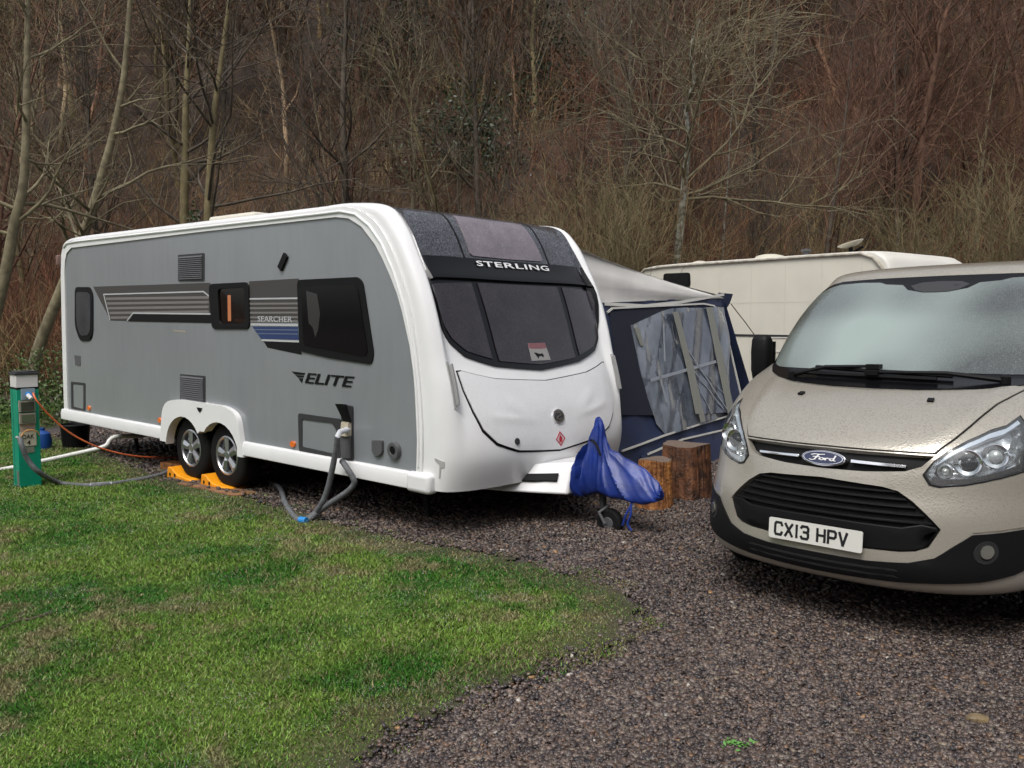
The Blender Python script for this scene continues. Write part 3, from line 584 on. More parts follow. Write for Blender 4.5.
WOP = [(3.88, .35), (3.88, .45)]+[(3.535+.355*math.cos(R(a)), .375+.345*math.sin(R(a))) for a in range(20, 150, 12)]+[(3.20, .60)]+[(2.87+.355*math.cos(R(a)), .375+.345*math.sin(R(a))) for a in range(34, 185, 12)]+[(2.51, .35)]
SIDE = Plane((0, 0, 0), (1, 0, 0), (0, 0, 1)); FARS = Plane((0, CW, 0), (1, 0, 0), (0, 0, 1)); FARS.n = -FARS.n
edge = [tuple(p) for p in [(r[2], r[3]) for r in RR[:-1]]]+[tuple(crom(np.array(FR)[:, 2:4], t)) for t in np.linspace(0, 1, 30)]
GI = [(.06, .55), (.07, 1.2), (.09, 2.2)]+[(.115, 2.34), (.17, 2.43), (.30, 2.487), (3.2, 2.512), (5.30, 2.515), (5.46, 2.495), (5.62, 2.42), (5.78, 2.275), (5.87, 2.16), (5.955, 2.03), (6.03, 1.90), (6.09, 1.76), (6.175, 1.50), (6.215, 1.30), (6.24, 1.08), (6.255, .8), (6.245, .55)]
midw = rpoly(cs((212, 286), (249, 284), (250, 327), (215, 327)), .05)
panel('side_panel', SIDE, GI, GREY, cv, .004, .02, holes=[midw, WOP], step=.25)
panel('side_moulding', SIDE, edge, WHITE, cv, .018, .03, holes=[GI, WOP], step=.2)
panel('side_panel', FARS, edge, GREY, cv, .004, .02, step=.5)
t = MB(); t.tube([(x, -.022, z) for x, z in [(.10, 2.50), (.2, 2.545)]+[(i*.5+.5, 2.553) for i in range(10)]+[(5.36, 2.555), (5.55, 2.52), (5.72, 2.42), (5.86, 2.28), (6.0, 2.06), (6.12, 1.8), (6.2, 1.52), (6.25, 1.2), (6.275, .8), (6.27, .6)]], .011, 8); t.build('awning_rail', WHITE, cv)
# skirt, wheel arch, wheels
skb = lambda x0, x1: [(x0, .555), (x1, .555), (x1, .425), (x0, .425)]
def skirt(x0, x1):
    prof = [(-.045, .425), (-.05, .50), (-.038, .548), (.0, .556), (.01, .50), (.01, .43)]
    m_ = MB(); m_.add([(x, y, z) for x in (x0, x1) for y, z in prof], [(0, 1, 2, 3, 4, 5), (11, 10, 9, 8, 7, 6)]+[(i, i+6, (i+1) % 6+6, (i+1) % 6) for i in range(6)]); return bevel(m_.build('skirt', WHITE, cv, 60), .008, 3, 20)
skirt(-.07, 2.40); skirt(3.93, 6.30)
m_ = MB(); m_.box(6.16, 6.42, -.055, .06, .405, .56); bevel(m_.build('skirt_end', WHITE, cv), .035, 4, 30)
arch = [(2.40, .41)]+rpoly([(2.40, .41), (2.47, .82), (2.80, .87), (3.66, .86), (3.86, .80), (3.95, .41)], [0.001, .16, .1, .1, .16, .001], 6)[2:]
wa = [(3.86, .41), (3.85, .55)]+[(3.535+.345*math.cos(R(a)), .375+.325*math.sin(R(a))) for a in range(20, 150, 12)]+[(3.20, .585)]+[(2.87+.345*math.cos(R(a)), .375+.325*math.sin(R(a))) for a in range(34, 185, 12)]+[(2.52, .41)]
bevel(panel('wheel_arch', SIDE, [p for p in arch]+wa, WHITE, cv, .055, .09, step=.3), .018, 3, 35)
panel('arch_badge', SIDE, [(3.16, .815), (3.26, .815), (3.235, .785), (3.21, .77), (3.185, .785)], BLACKP, cv, .062, .01, step=.3)
m_ = MB(); m_.box(2.45, 3.93, .25, .5, .30, .72); m_.box(2.45, 3.93, .02, .25, .735, .75); m_.build('wheel_well', UNDER, cv)
def wheel(par, x, yf, z, r, rimr, side=-1, parent=None, w_=.19, spk=5):
    Mx = Matrix.Translation((x, yf, z)) @ Matrix.Rotation(math.pi/2, 4, 'X')       # local z -> outward (-y)
    if side > 0: Mx = Matrix.Translation((x, yf, z)) @ Matrix.Rotation(-math.pi/2, 4, 'X')
    wh = MB(); wh.lathe([(rimr, -.01), (rimr+.012, .004), (r-.04, .006), (r-.012, -.012), (r, -.035), (r, -w_+.03), (r-.015, -w_), (rimr, -w_)], Mx, 56, True)
    W_ = bpy.data.objects.new('wheel', None); link(W_, par); W_.empty_display_size = .1
    wh.build('tyre', RUBBER, W_, 40)
    rm = MB(); rm.lathe([(rimr+.006, .004), (rimr-.008, .008), (rimr-.018, -.004), (rimr-.02, -.05), (rimr-.022, -w_+.01), (rimr-.03, -w_+.01), (rimr-.03, -.06)], Mx, 48, True)
    rm.lathe([(.001, .002), (.035, .002), (.045, -.004), (.05, -.03), (.001, -.03)], Mx, 24)
    for k in range(spk):
        a = 2*math.pi*k/spk+math.pi/2+.15; Rk = Mx @ Matrix.Rotation(a, 4, 'Z')
        V = [Rk @ Vector(v) for v in [(.035, -.028, -.002), (rimr-.012, -.050, -.006), (rimr-.012, .050, -.006), (.035, .028, -.002), (.035, -.02, -.03), (rimr-.012, -.045, -.035), (rimr-.012, .045, -.035), (.035, .02, -.03), (.06, 0, .012), (rimr-.03, 0, .006)]]
        rm.add(V, [(0, 1, 9, 8), (8, 9, 2, 3), (0, 8, 3), (1, 2, 9), (0, 4, 5, 1), (3, 2, 6, 7), (1, 5, 6, 2), (4, 7, 6, 5)])
    rm.build('rim', ALLOY, W_, 30)
    bk = MB(); bk.lathe([(.001, -.06), (rimr-.03, -.06), (rimr-.03, -.07), (.001, -.07)], Mx, 32); bk.build('brake_drum', DARKG, W_)
    return W_
for x in (2.87, 3.535): wheel(cv, x, .035, .372, .318, .185)
for x in (2.87, 3.535): wheel(cv, x, CW-.035, .372, .318, .185, 1)
ch = MB(); ch.box(.3, 6.1, .35, .42, .34, .46); ch.box(.3, 6.1, 1.94, 2.01, .34, .46); ch.box(2.8, 3.6, .3, 2.05, .33, .39)
for x in (.5, 5.6):
    for y in (.5, 1.86): ch.tube([(x, y, .42), (x+.22, y, .22), (x+.25, y, .02)], .025, 8); ch.box(x+.17, x+.33, y-.07, y+.07, 0.01, .03)
ch.build('chassis', UNDER, cv)
# windows on the near side
def cwin(pts, r, wave=None):
    f = panel('window', SIDE, rpoly(pts, r, 6), BLACKP, cv, .016, .02, step=.3); c = Vector(np.mean(pts, 0))
    q = [tuple(c+(Vector(p)-c)*(1-.07/(Vector(p)-c).length)) for p in pts]
    return f, q
f, q = cwin(cs((76, 287), (91, 287), (94, 294), (94, 334), (91, 341), (81, 341), (76, 326)), .08); bevel(f, .008)
panel('pane', SIDE, rpoly(q, .07), mat('bathroom_pane', (.035, .042, .048), .15, coat=.5, var=.3, vs=3), f, .022, .01, step=.3)
f, q = cwin([(4.762, 2.023), (5.57, 2.03), (5.63, 1.985), (5.757, 1.43), (5.73, 1.345), (5.2, 1.375), (4.788, 1.418)], [.05, .1, .05, .05, .08, .0001, .06]); bevel(f, .008)
panel('pane', SIDE, rpoly([(4.83, 1.965), (5.53, 1.97), (5.575, 1.93), (5.69, 1.45), (5.66, 1.405), (4.85, 1.47)], .05), PANE, f, .021, .01, step=.3)
cur = mat('curtain_grey', (.045, .042, .04), .8, var=.3, vs=12)
panel('pane_sheen', SIDE, [(4.90, 1.93), (5.05, 1.90), (5.09, 1.74), (5.06, 1.60), (5.02, 1.54), (4.99, 1.62), (4.93, 1.66)], mat('window_sheen', (.026, .025, .025), .25, coat=.4), f, .0225, .003, step=.3)  # slightly lighter patch laid on the pane as painted sheen
mo = [tuple(p) for p in cs((210, 284), (250, 282), (251, 329), (213, 329))]
f = panel('window', SIDE, rpoly(mo, .07, 6), BLACKP, cv, .018, .03, holes=[rpoly(cs((219, 289), (246, 287.5), (246.5, 324), (221, 324)), .05)], step=.3); bevel(f, .008)
panel('pane', SIDE, rpoly(cs((217, 287), (248, 285.5), (248.5, 326), (219, 326)), .05), clearmat('side_glass', (.42, .36, .32), .06), f, .004, .006, step=.3)
c0, c1 = cs((219, 289))[0], cs((247, 324))[0]
bx = MB(); bx.add([(x, y, z) for y in (.0, .28) for x, z in ((c0[0]-.1, c0[1]+.05), (c1[0]+.1, c0[1]+.05), (c1[0]+.1, c1[1]-.05), (c0[0]-.1, c1[1]-.05))], [(4, 5, 6, 7), (0, 1, 5, 4), (1, 2, 6, 5), (2, 3, 7, 6), (3, 0, 4, 7)])
bx.build('interior_wall', mat('interior_wood', (.16, .075, .035), .5, col2=(.07, .035, .02), vs=4), cv)
s0_, s1_ = cs((222, 295))[0], cs((223.5, 321))[0]
m_ = MB(); m_.box(s0_[0]-.005, s0_[0]+.035, .06, .07, s1_[1], s0_[1]); m_.build('strip_lamp', mat('lamp_glow', (.8, .5, .3), .5, emit=(1., .50, .27), es=1.7), cv)
m_ = MB(); m_.tube([(s0_[0]+.20, .1, s0_[1]-.05), (s0_[0]+.34, .1, s1_[1]+.02)], .008, 6); m_.box(s0_[0]+.06, c1[0]-.03, .1, .2, s1_[1]-.01, s1_[1]+.02); m_.build('shelf', mat('shelf_wood', (.30, .16, .08), .5), cv)
# stripes
z1 = lambda *p: cs(*[(40+x/4.655, 190+y/4.655) for x, y in p]); z2 = lambda *p: cs(*[(240+x/4.655, 190+y/4.655) for x, y in p])
dkp = panel('stripe_decal', SIDE, z1((250, 450), (795, 432), (802, 618), (410, 610), (330, 607)), STRIPEB, cv, .006, .002, step=.5)
panel('stripe_band', SIDE, z1((300, 485), (765, 472), (790, 492), (790, 572), (437, 572), (412, 607), (330, 605)), STRIPEB, dkp, .008, .002, step=.5)
for k, y in enumerate((500, 522, 544, 566, 588)):
    xl = 305+(y-490)*.27; xr = 790 if y < 570 else 425
    panel('stripe_line', SIDE, z1((xl, y+1), (xr, y-6 if y < 570 else y), (xr, y+6 if y < 570 else y+10), (xl+3, y+12)), STRIPEL, dkp, .0095, .002, step=.5)
panel('stripe_outline', SIDE, stroke(z1((330, 605), (300, 486), (765, 473), (789, 493)), .014)+stroke(z1((410, 608), (437, 573), (797, 577)), .014), LINEW, dkp, .011, .002, step=.5)
panel('black_strip', SIDE, z1((440, 579), (800, 583), (802, 619), (416, 611)), BLACKP, dkp, .0095, .002, step=.5)
dk2 = panel('stripe_decal', SIDE, z2((45, 425), (275, 412), (275, 610), (45, 615)), STRIPEB, cv, .006, .002, step=.5)
for y in (524, 545, 566, 588, 606): panel('stripe_line', SIDE, z2((48, y+1), (272, y), (272, y+9), (48, y+10)), STRIPEL, dk2, .008, .002, step=.5)
panel('stripe_outline', SIDE, stroke(z2((48, 507), (272, 504)), .014), LINEW, dk2, .0085, .002, step=.5)
c_ = z2((165, 601))[0]; text('model_lettering', 'SEARCHER', SIDE, c_, .52, .05, LINEW, dk2, .0105, .002)
b2 = panel('blue_stripe', SIDE, z2((60, 636), (272, 638), (276, 697), (100, 692)), BLUEP, cv, .0065, .002, step=.5)
panel('blue_line', SIDE, stroke(z2((72, 650), (272, 652)), .008)+stroke(z2((85, 668), (272, 671)), .008), mat('grey_blue_print', (.12, .15, .22), .4), b2, .008, .002, step=.5)
panel('stripe_outline', SIDE, stroke(z2((55, 626), (272, 629)), .02)+stroke(z2((105, 699), (276, 705)), .016), LINEW, cv, .0085, .002, step=.5)
panel('black_strip', SIDE, z2((112, 703), (285, 711), (290, 767), (130, 733)), BLACKP, cv, .0068, .002, step=.5)
# ELITE lettering with its wing
zc = cs((330.5, 379))[0]
cc4 = lambda *p: cs(*[(200+x/4.655, 355+y/4.655) for x, y in p])
ea, eb = cc4((492, 135), (724, 95)); text('lettering', 'ELITE', SIDE, ((ea[0]+eb[0])/2, (ea[1]+eb[1])/2), eb[0]-ea[0], .088, BLACKP, cv, .0105, .012, .25, space=.95)
panel('wing_emblem', SIDE, [cc4((430, 76), (492, 84), (488, 92), (445, 90)), cc4((448, 94), (487, 96), (483, 104), (460, 104)), cc4((462, 108), (482, 108), (478, 130), (470, 120))], BLACKP, cv, .008, .004, step=.5)
# vents, hatches, inlet, lights
def vent(pts, rows):
    f = panel('vent', SIDE, rpoly(pts, .012, 2), DARKG, cv, .012, .014, step=.5); lo = np.min(pts, 0); hi = np.max(pts, 0); m_ = MB()
    for k in range(rows):
        z = lo[1]+.03+(hi[1]-lo[1]-.06)*k/(rows-1); m_.add([(x, y, zz) for x in (lo[0]+.03, hi[0]-.03) for y, zz in ((-.012, z+.010), (-.024, z-.006), (-.012, z-.008))], [(0, 1, 2), (5, 4, 3), (0, 3, 4, 1), (1, 4, 5, 2), (2, 5, 3, 0)])
    m_.build('louvre', MIDG, f)
vent(cs((179, 255), (205, 253), (205, 281), (179, 281)), 12); vent(cs((181, 374), (206, 376), (206, 403), (181, 401)), 12)
hp = cs((299, 413), (342, 419), (341, 460), (300, 451)); panel('hatch', SIDE, rpoly(hp, .03), DARKG, cv, .012, .014, holes=[rpoly(cs((303, 419), (333, 423), (338, 431), (337, 454), (303, 446.5)), .02)], step=.5)
panel('hatch', SIDE, rpoly(cs((71.5, 381.5), (86, 383), (86, 411), (72, 408.5)), .02), DARKG, cv, .009, .01, holes=[rpoly(cs((73.5, 384), (84, 385), (84, 409), (74, 406.5)), .02)], step=.5)
panel('hatch', SIDE, rpoly(cs((75, 355), (81, 356), (81, 366), (76, 365)), .01), MIDG, cv, .009, .01, step=.5)
m_ = MB(); 
for p in ((90, 408), (161, 420), (294, 444)):
    q = cs(p)[0]; mk = panel('marker_light', SIDE, circ(q[0], q[1], .034, 16, .028), ORANGE, cv, .022, .024, step=.5); bevel(mk, .01, 2)
il = panel('service_inlet', SIDE, rpoly(cs((343, 404), (354, 406), (354.5, 460), (344, 458)), .015), DARKG, cv, .022, .025, step=.5)
panel('inlet_flap', SIDE, rpoly(cs((344, 432), (353.5, 433), (353.5, 458), (344.5, 457)), .01), MIDG, il, .04, .018, step=.5)
panel('inlet_connector', SIDE, rpoly(cs((347, 421), (353.6, 422), (353.6, 436), (346, 435)), .01), mat('cream_plastic', (.5, .44, .34), .5), il, .06, .04, step=.5)
m_ = MB(); a_, b_ = cs((341, 404))[0], cs((350, 421))[0]; m_.add([(a_[0], -.02, a_[1]), (a_[0]+.1, -.02, a_[1]+.005), (b_[0]+.05, -.02, b_[1]), (b_[0]-.05, -.02, b_[1]), (a_[0]+.03, -.085, a_[1]+.01), (a_[0]+.12, -.085, a_[1]+.015), (b_[0]+.05, -.05, b_[1]), (b_[0]-.02, -.05, b_[1])], [(0, 1, 2, 3), (4, 5, 6, 7), (0, 4, 5, 1), (1, 5, 6, 2), (2, 6, 7, 3), (3, 7, 4, 0)]); m_.build('inlet_lid', BLACKP, il)
panel('socket_cover', SIDE, rpoly(cs((374.5, 440), (384.5, 440), (384.5, 452), (381, 455.5), (377, 455), (374.5, 451)), .015), MIDG, cv, .03, .03, step=.5)
q = cs((396, 450))[0]; m_ = MB(); Mq = Matrix.Translation((q[0], -.004, q[1])) @ Matrix.Rotation(math.pi/2, 4, 'X'); m_.lathe([(.001, .02), (.03, .02), (.035, .035), (.06, .035), (.066, .02), (.068, 0), (.001, 0)], Mq, 28); fl = m_.build('flue_outlet', MIDG, cv)
m_ = MB(); m_.lathe([(.001, .028), (.032, .028), (.032, .02), (.001, .02)], Mq, 20); m_.build('flue_hole', BLACKP, fl)
m_ = MB(); a_, b_ = cs((281, 256))[0], cs((288, 268))[0]; Mx = Matrix.Translation(((a_[0]+b_[0])/2, -.015, (a_[1]+b_[1])/2)) @ Matrix.Rotation(R(38), 4, 'Y'); m_.box(-.03, .03, -.012, .012, -.075, .075, Mx); m_.build('awning_light', BLACKP, cv)
panel('side_print', SIDE, rpoly(cs((174, 330), (186, 331), (186, 332.4), (174, 331.6)), .001)+[], mat('faint_print', (.33, .28, .22), .5), cv, .0055, .001, step=.5)
# roof fittings
m_ = MB(); m_.box(2.9, 3.7, .25, .8, 2.62, 2.70); bevel(m_.build('roof_light', CREAM, cv), .03, 3)
m_ = MB(); m_.box(-.165, -.11, -.012, .05, 2.30, 2.42); bevel(m_.build('rear_marker', mat('smoked_lens', (.2, .12, .1), .3), cv), .01)
# the front: black shroud, window, locker lid
sp = lambda h: SF.sym(h)
sh_ = panel('front_shroud', SF, sp([(0, .12), (.50, .12), (.505, .21), (.495, .29), (.51, .35), (.53, .425), (0, .428)]), SHROUD, cv, .012, .03, step=.05)
lip = lambda v: .035*np.exp(-((v[:, 1]/3.-.418)/.012)**2)
panel('shroud_lip', SF, sp([(0, .366), (.512, .362), (.532, .43), (0, .434)]), BLACKG, sh_, .014, .03, step=.03, wave=lambda v: .026*np.clip((v[:, 1]/3.-.366)/.06, 0, 1)**2)
for x in (-.187, .187): panel('shroud_seam', SF, SF.c([(x-.004, .15), (x+.004, .15), (x+.004, .364), (x-.004, .364)]), BLACKP, sh_, .0145, .004, step=.05)
panel('roof_window', SF, sp([(0, .20), (.14, .20), (.155, .350), (.145, .358), (0, .360)]), SUNR, sh_, .020, .012, step=.05)
text('lettering', 'STERLING', SF, (.008, .3835*3), .31, .017*3, TXTW, sh_, .030, .014, up=-1, space=1.1)
WH = [(0, .425), (.54, .425), (.545, .45), (.535, .485), (.50, .54), (.435, .595), (.345, .635), (.19, .668), (0, .688)]
wn = panel('front_window', SF, sp(WH), BLACKG, cv, .014, .03, step=.04)
panel('pane', SF, sp([(0, .442), (.175, .442), (.168, .655), (0, .672)]), FROST, wn, .022, .01, step=.04)
for s_ in (-1, 1):
    hf = [(.205, .442), (.50, .446), (.505, .48), (.47, .54), (.41, .588), (.33, .622), (.198, .648)]
    panel('pane', SF, SF.c([(a*s_, b) for a, b in hf]), FROST, wn, .022, .01, step=.04)
st = panel('warning_sticker', SF, SF.c([(-.03, .607), (.036, .607), (.04, .66), (-.034, .66)]), mat('sticker_grey', (.28, .27, .26), .5), wn, .0245, .002, step=.1)
panel('sticker_band', SF, SF.c([(-.03, .607), (.036, .607), (.037, .624), (-.031, .624)]), mat('sticker_pink', (.22, .09, .10), .5), st, .026, .002, step=.1)
panel('sticker_dog', SF, SF.c([(-.018, .634), (-.008, .636), (.002, .640), (.014, .638), (.018, .646), (.012, .652), (.008, .646), (-.002, .648), (-.006, .655), (-.01, .646)]), BLACKP, st, .026, .002, step=.1)
LH = [(0, .718), (.21, .702), (.40, .672), (.435, .672), (.425, .73), (.395, .787), (.355, .838), (.285, .876), (.177, .903), (0, .92)]
panel('locker_seal', SF, sp(LH), BLACKP, cv, .004, .01, step=.05)
LI = [(0, .721), (.21, .705), (.395, .6755), (.425, .677), (.416, .73), (.386, .784), (.347, .832), (.279, .870), (.174, .897), (0, .914)]
def creases(v):
    a, s = np.abs(v[:, 0]), v[:, 1]/3.; o = np.zeros(len(v))
    for (a0, s0, a1, s1, wd, hg) in ((.21, .755, .10, .815, .024, .005), (.30, .798, .07, .829, .016, .005)):
        da, ds = a1-a0, s1-s0; t = np.clip(((a-a0)*da+(s-s0)*ds)/(da*da+ds*ds), 0, 1); d = np.hypot(a-a0-t*da, (s-s0-t*ds)*1.5); o += hg*np.exp(-(d/wd)**2)*np.sin(np.pi*np.clip(t*.9+.05, 0, 1))
    return o
lid = bevel(panel('front_locker', SF, sp(LI), LIDW, cv, .012, .012, step=.018, ang=60, wave=creases), .004, 2)
bd = panel('badge', SF, SF.c(circ(.005, .822, .021, 24, .0195)), CHROME, lid, .024, .014, step=.1)
panel('badge_centre', SF, SF.c(circ(.005, .822, .015, 24, .014)), DARKG, bd, .026, .004, step=.1)
panel('badge_letter', SF, [[(x*.012+.005, (y*.011+.822)*3) for x, y in q] for q in stroke([(.6, .7), (0, 1), (-.6, .6), (-.4, .1), (.4, -.1), (.6, -.6), (0, -1), (-.6, -.7)], .3)], CHROME, bd, .0275, .003, step=.1)
dm = panel('gas_sticker', SF, SF.c([(0, .862), (.019, .884), (0, .906), (-.019, .884)]), mat('sticker_white', (.6, .5, .5), .5), lid, .0145, .002, step=.1)
panel('gas_border', SF, SF.c([(0, .863), (.018, .884), (0, .905), (-.018, .884)]), RED, dm, .016, .002, holes=[SF.c([(0, .868), (.0145, .884), (0, .900), (-.0145, .884)])], step=.1)
panel('gas_flame', SF, SF.c([(-.001, .873), (.006, .882), (.005, .893), (-.005, .893), (-.006, .884)]), RED, dm, .016, .002, step=.1)
panel('lock', SF, SF.c(circ(-.183, .873, .011, 16, .009)), DARKG, lid, .02, .01, step=.1)
for s_ in (-1, 1):
    a0, a1 = (.555, .535); hn = panel('grab_handle', SF, SF.c([(s_*(.535), .645), (s_*(.575), .642), (s_*(.565), .77), (s_*(.535), .775), (s_*.52, .76)]), mat('handle_recess', (.42, .42, .41), .5), cv, .008, .01, step=.05)
    panel('handle_bar', SF, rpoly(SF.c([(s_*(.54), .652), (s_*(.556), .651), (s_*(.548), .765), (s_*(.532), .764)]), .02), mat('handle_grey', (.30, .30, .30), .4), hn, .04, .028, step=.05)
for s_ in (-1, 1):
    panel('front_step_shade', SF, SF.c([(s_*.84, .903), (s_*.70, .912), (s_*.70, .926), (s_*.74, .929), (s_*.735, .955), (s_*.755, .955), (s_*.765, .922), (s_*.84, .910)]), mat('step_shade', (.40, .40, .38), .5), cv, .004, .008, step=.05)  # grey outline colours in the shade of a moulded step
# A-frame fairing, coupling, jockey wheel
fa = MB(); HY = 1.18
sec = lambda x, w0, w1, z0, z1: [(x, HY-w0, z0), (x, HY-w1, z1), (x, HY+w1, z1), (x, HY+w0, z0)]
V = sec(6.20, .62, .55, .345, .46)+sec(6.50, .52, .40, .345, .53)+sec(6.70, .40, .27, .34, .56)+sec(6.95, .24, .16, .335, .585)
F = [(3, 2, 1, 0), (12, 13, 14, 15)]
for i in range(3):
    for j in range(4): F.append((i*4+j, i*4+(j+1) % 4, i*4+4+(j+1) % 4, i*4+4+j))
fa.add(V, F); fo = bevel(fa.build('hitch_fairing', WHITE, cv), .02, 3, 25)
A = Vector((6.50, HY-.52, .345)); B = Vector((6.95, HY-.24, .335)); At = Vector((6.50, HY-.40, .53)); Bt = Vector((6.95, HY-.16, .585))
pf = lambda u, v: (A*(1-u)+B*u)*(1-v)+(At*(1-u)+Bt*u)*v; nn = (B-A).cross(At-A).normalized()
def slot(name, u0, u1, v0, v1, o, m, th=.01):
    m_ = MB(); q = [pf(u, v)+nn*o for u, v in ((u0, v0), (u1, v0), (u1, v1), (u0+.05, v1))]; m_.add(q+[p-nn*th for p in q], [(0, 1, 2, 3), (7, 6, 5, 4)]+[(i, i+4, (i+1) % 4+4, (i+1) % 4) for i in range(4)]); return bevel(m_.build(name, m, cv), .004)
slot('fairing_recess', .26, .80, .40, .66, .022, BLACKP, .03)
cp = MB(); cp.box(6.9, 7.5, HY-.04, HY+.04, .38, .45); cp.tube([(7.12, HY, .22), (7.12, HY, .74)], .028, 12); cp.box(7.4, 7.56, HY-.05, HY+.05, .36, .46); cp.build('coupling', DARKG, cv)
jw = MB(); Mj = Matrix.Translation((7.20, HY-.045, .118)) @ Matrix.Rotation(math.pi/2, 4, 'X'); jw.lathe([(.05, 0), (.095, .0), (.112, -.012), (.116, -.035), (.112, -.058), (.095, -.07), (.05, -.07)], Mj, 32, True)
Wj = bpy.data.objects.new('jockey_wheel', None); link(Wj, cv); jw.build('tyre', RUBBER, Wj)
jw = MB(); jw.lathe([(.001, .004), (.045, .004), (.055, -.01), (.055, -.06), (.001, -.06)], Mj, 24); jw.tube([(7.18, HY, .25), (7.14, HY-.08, .20), (7.20, HY-.08, .12)], .014, 8); jw.build('hub', MIDG, Wj)
m_ = MB(); m_.tube(smoothline([(6.98, HY-.02, .58), (6.99, HY-.03, .70), (7.03, HY-.05, .76), (7.1, HY-.08, .74), (7.16, HY-.1, .66)], 5), .009, 8); m_.lathe([(.03, 0), (.02, .05), (.012, .12)], Matrix.Translation((6.98, HY-.02, .56)), 12); m_.build('plug_lead', BLACKP, cv)

# ---------------------------------------------------------------- blue hitch cover
hc = MB(); NS = 72
secs = [(6.965, .235, .318, .64), (6.98, .23, .316, .68), (7.0, .215, .316, .75), (7.02, .17, .316, .87), (7.045, .13, .316, .935), (7.07, .115, .316, .95), (7.095, .11, .315, .93), (7.12, .115, .312, .83), (7.15, .125, .308, .755), (7.20, .145, .303, .70), (7.28, .15, .298, .665), (7.37, .145, .29, .635), (7.46, .135, .284, .60), (7.54, .12, .288, .555), (7.60, .10, .30, .515), (7.635, .08, .315, .48), (7.65, .04, .335, .45)]
rs = np.random.RandomState(3); V = []; SA = crom(np.array(secs), np.linspace(0, 1, 64)); ns_ = len(SA)
for i, (x, wd_, z0, z1) in enumerate(SA):
    z0 += min(.04, max(0, (x-7.0)*.3)); z1 -= .01
    bx_ = 1 if x < 7.0 else 0
    for j in range(NS):
        t = j/NS*2*math.pi; v = (1-math.cos(t))/2; sgn = 1 if math.sin(t) >= 0 else -1
        tent = (1-v)**.75*.9+.10 if not bx_ else 1-.15*v                       # cloth falls straight from a narrow ridge
        wv = wd_*min(1, abs(math.sin(t))**.35)*tent*1.05
        ph = math.atan2(z1-(z0+(z1-z0)*v)+.02, (x-7.07)+1e-4)                 # folds run down from the peak
        rdg = lambda q: (1-abs(math.sin(q)))**2
        fold = .017*rdg(ph*4.2+.4)+.011*rdg(ph*7.3+1.3)*(.4+v)-.008+.010*rdg(x*19+v*5)*(x > 7.15)
        V.append((x+.006*math.sin(v*14+i), HY+sgn*(wv+fold*min(1, abs(math.sin(t))*2)), z0+(z1-z0)*v-.012*rdg(x*11+2)*(1-v)+.010*rdg(x*13)*v*(x > 7.2)))
hcF = [(i*NS+j, i*NS+(j+1) % NS, (i+1)*NS+(j+1) % NS, (i+1)*NS+j) for i in range(ns_-1) for j in range(NS)]+[tuple(range(NS)), tuple(range((ns_-1)*NS, ns_*NS))[::-1]]
hcv = empty('hitch_cover', CM @ Vector((0, 0, 0)), (0, -CP, CT), 'shiny blue fabric cover draped over the caravan tow hitch', 'cover')
hc.add(V, hcF); o = hc.build('fabric_cover', COVER, hcv, 50)
sm = MB(); sm.tube([tuple(Vector(V[i*NS+NS//2])+Vector((0, 0, .002))) for i in range(3, ns_-1)], .0045, 6); sm.build('seam', COVER, hcv)
m_ = MB(); m_.tube(smoothline([(7.44, HY-.06, .37), (7.45, HY-.1, .31), (7.46, HY-.12, .24), (7.44, HY-.13, .17), (7.47, HY-.12, .12)], 4), .010, 6); m_.tube(smoothline([(7.44, HY-.06, .37), (7.45, HY-.1, .31), (7.43, HY-.13, .25), (7.41, HY-.14, .18), (7.40, HY-.14, .15)], 4), .009, 6); m_.build('tie_cord', COVER, hcv)

# ---------------------------------------------------------------- yellow levelling ramps and wood under the wheels
def cw(x, y, z): return CM0 @ Vector((x, y, z))
CM0 = Matrix.Translation((CX, CY, 0)) @ Matrix.Rotation(CT, 4, 'Z')
rampg = None
for i, x in enumerate((2.87, 3.535)):
    r_ = empty('levelling_ramp', cw(x, .12, .0), (0, 0, CT), ['yellow plastic levelling ramp under the rear wheel of the grey caravan', 'yellow plastic levelling ramp under the front wheel of the grey caravan'][i], 'ramp', 'yellow levelling ramps under the wheels')
    m_ = MB(); m_.prism([(-.37, .005), (-.35, .125), (-.28, .13), (-.23, .095), (-.14, .06), (.0, .05), (.08, .045), (.12, .005)], lambda p: Vector((p[0], -.16, p[1])), lambda p: Vector((p[0], .10, p[1])))
    bevel(m_.build('ramp_body', YELLOW, r_), .008)
    m_ = MB()
    for q in (-.30, -.20): m_.box(q-.012, q+.012, -.164, -.158, .04, .07)
    m_.build('ramp_hole', BLACKP, r_)
m_ = MB(); m_.box(-.55, .45, -.12, .12, .0, .028); o = m_.build('timber_board', mat('wet_board', (.22, .11, .05), .6, var=.3, vs=8), None); o.location = cw(3.5, -.03, .002); o.rotation_euler = (0, 0, CT+.02); tag(o, 'flat wet plank on the ground beneath the yellow ramps', 'plank')
m_ = MB(); m_.box(-.2, .2, -.09, .09, .0, .09); o = bevel(m_.build('wood_block', WOODO, None), .008); o.location = (-3.62, 9.35, .004); o.rotation_euler = (0, 0, CT+.1); tag(o, 'reddish wood block lying behind the rear yellow ramp', 'wood block')

# ================================================================ AWNING
aw = empty('awning', CM0 @ Vector((5.0, 2.3, 0)), (0, 0, 0), 'navy and grey awning with clear plastic windows on the far side of the grey caravan', 'awning')
Ci = CM0.inverted(); AO = Vector(aw.location)
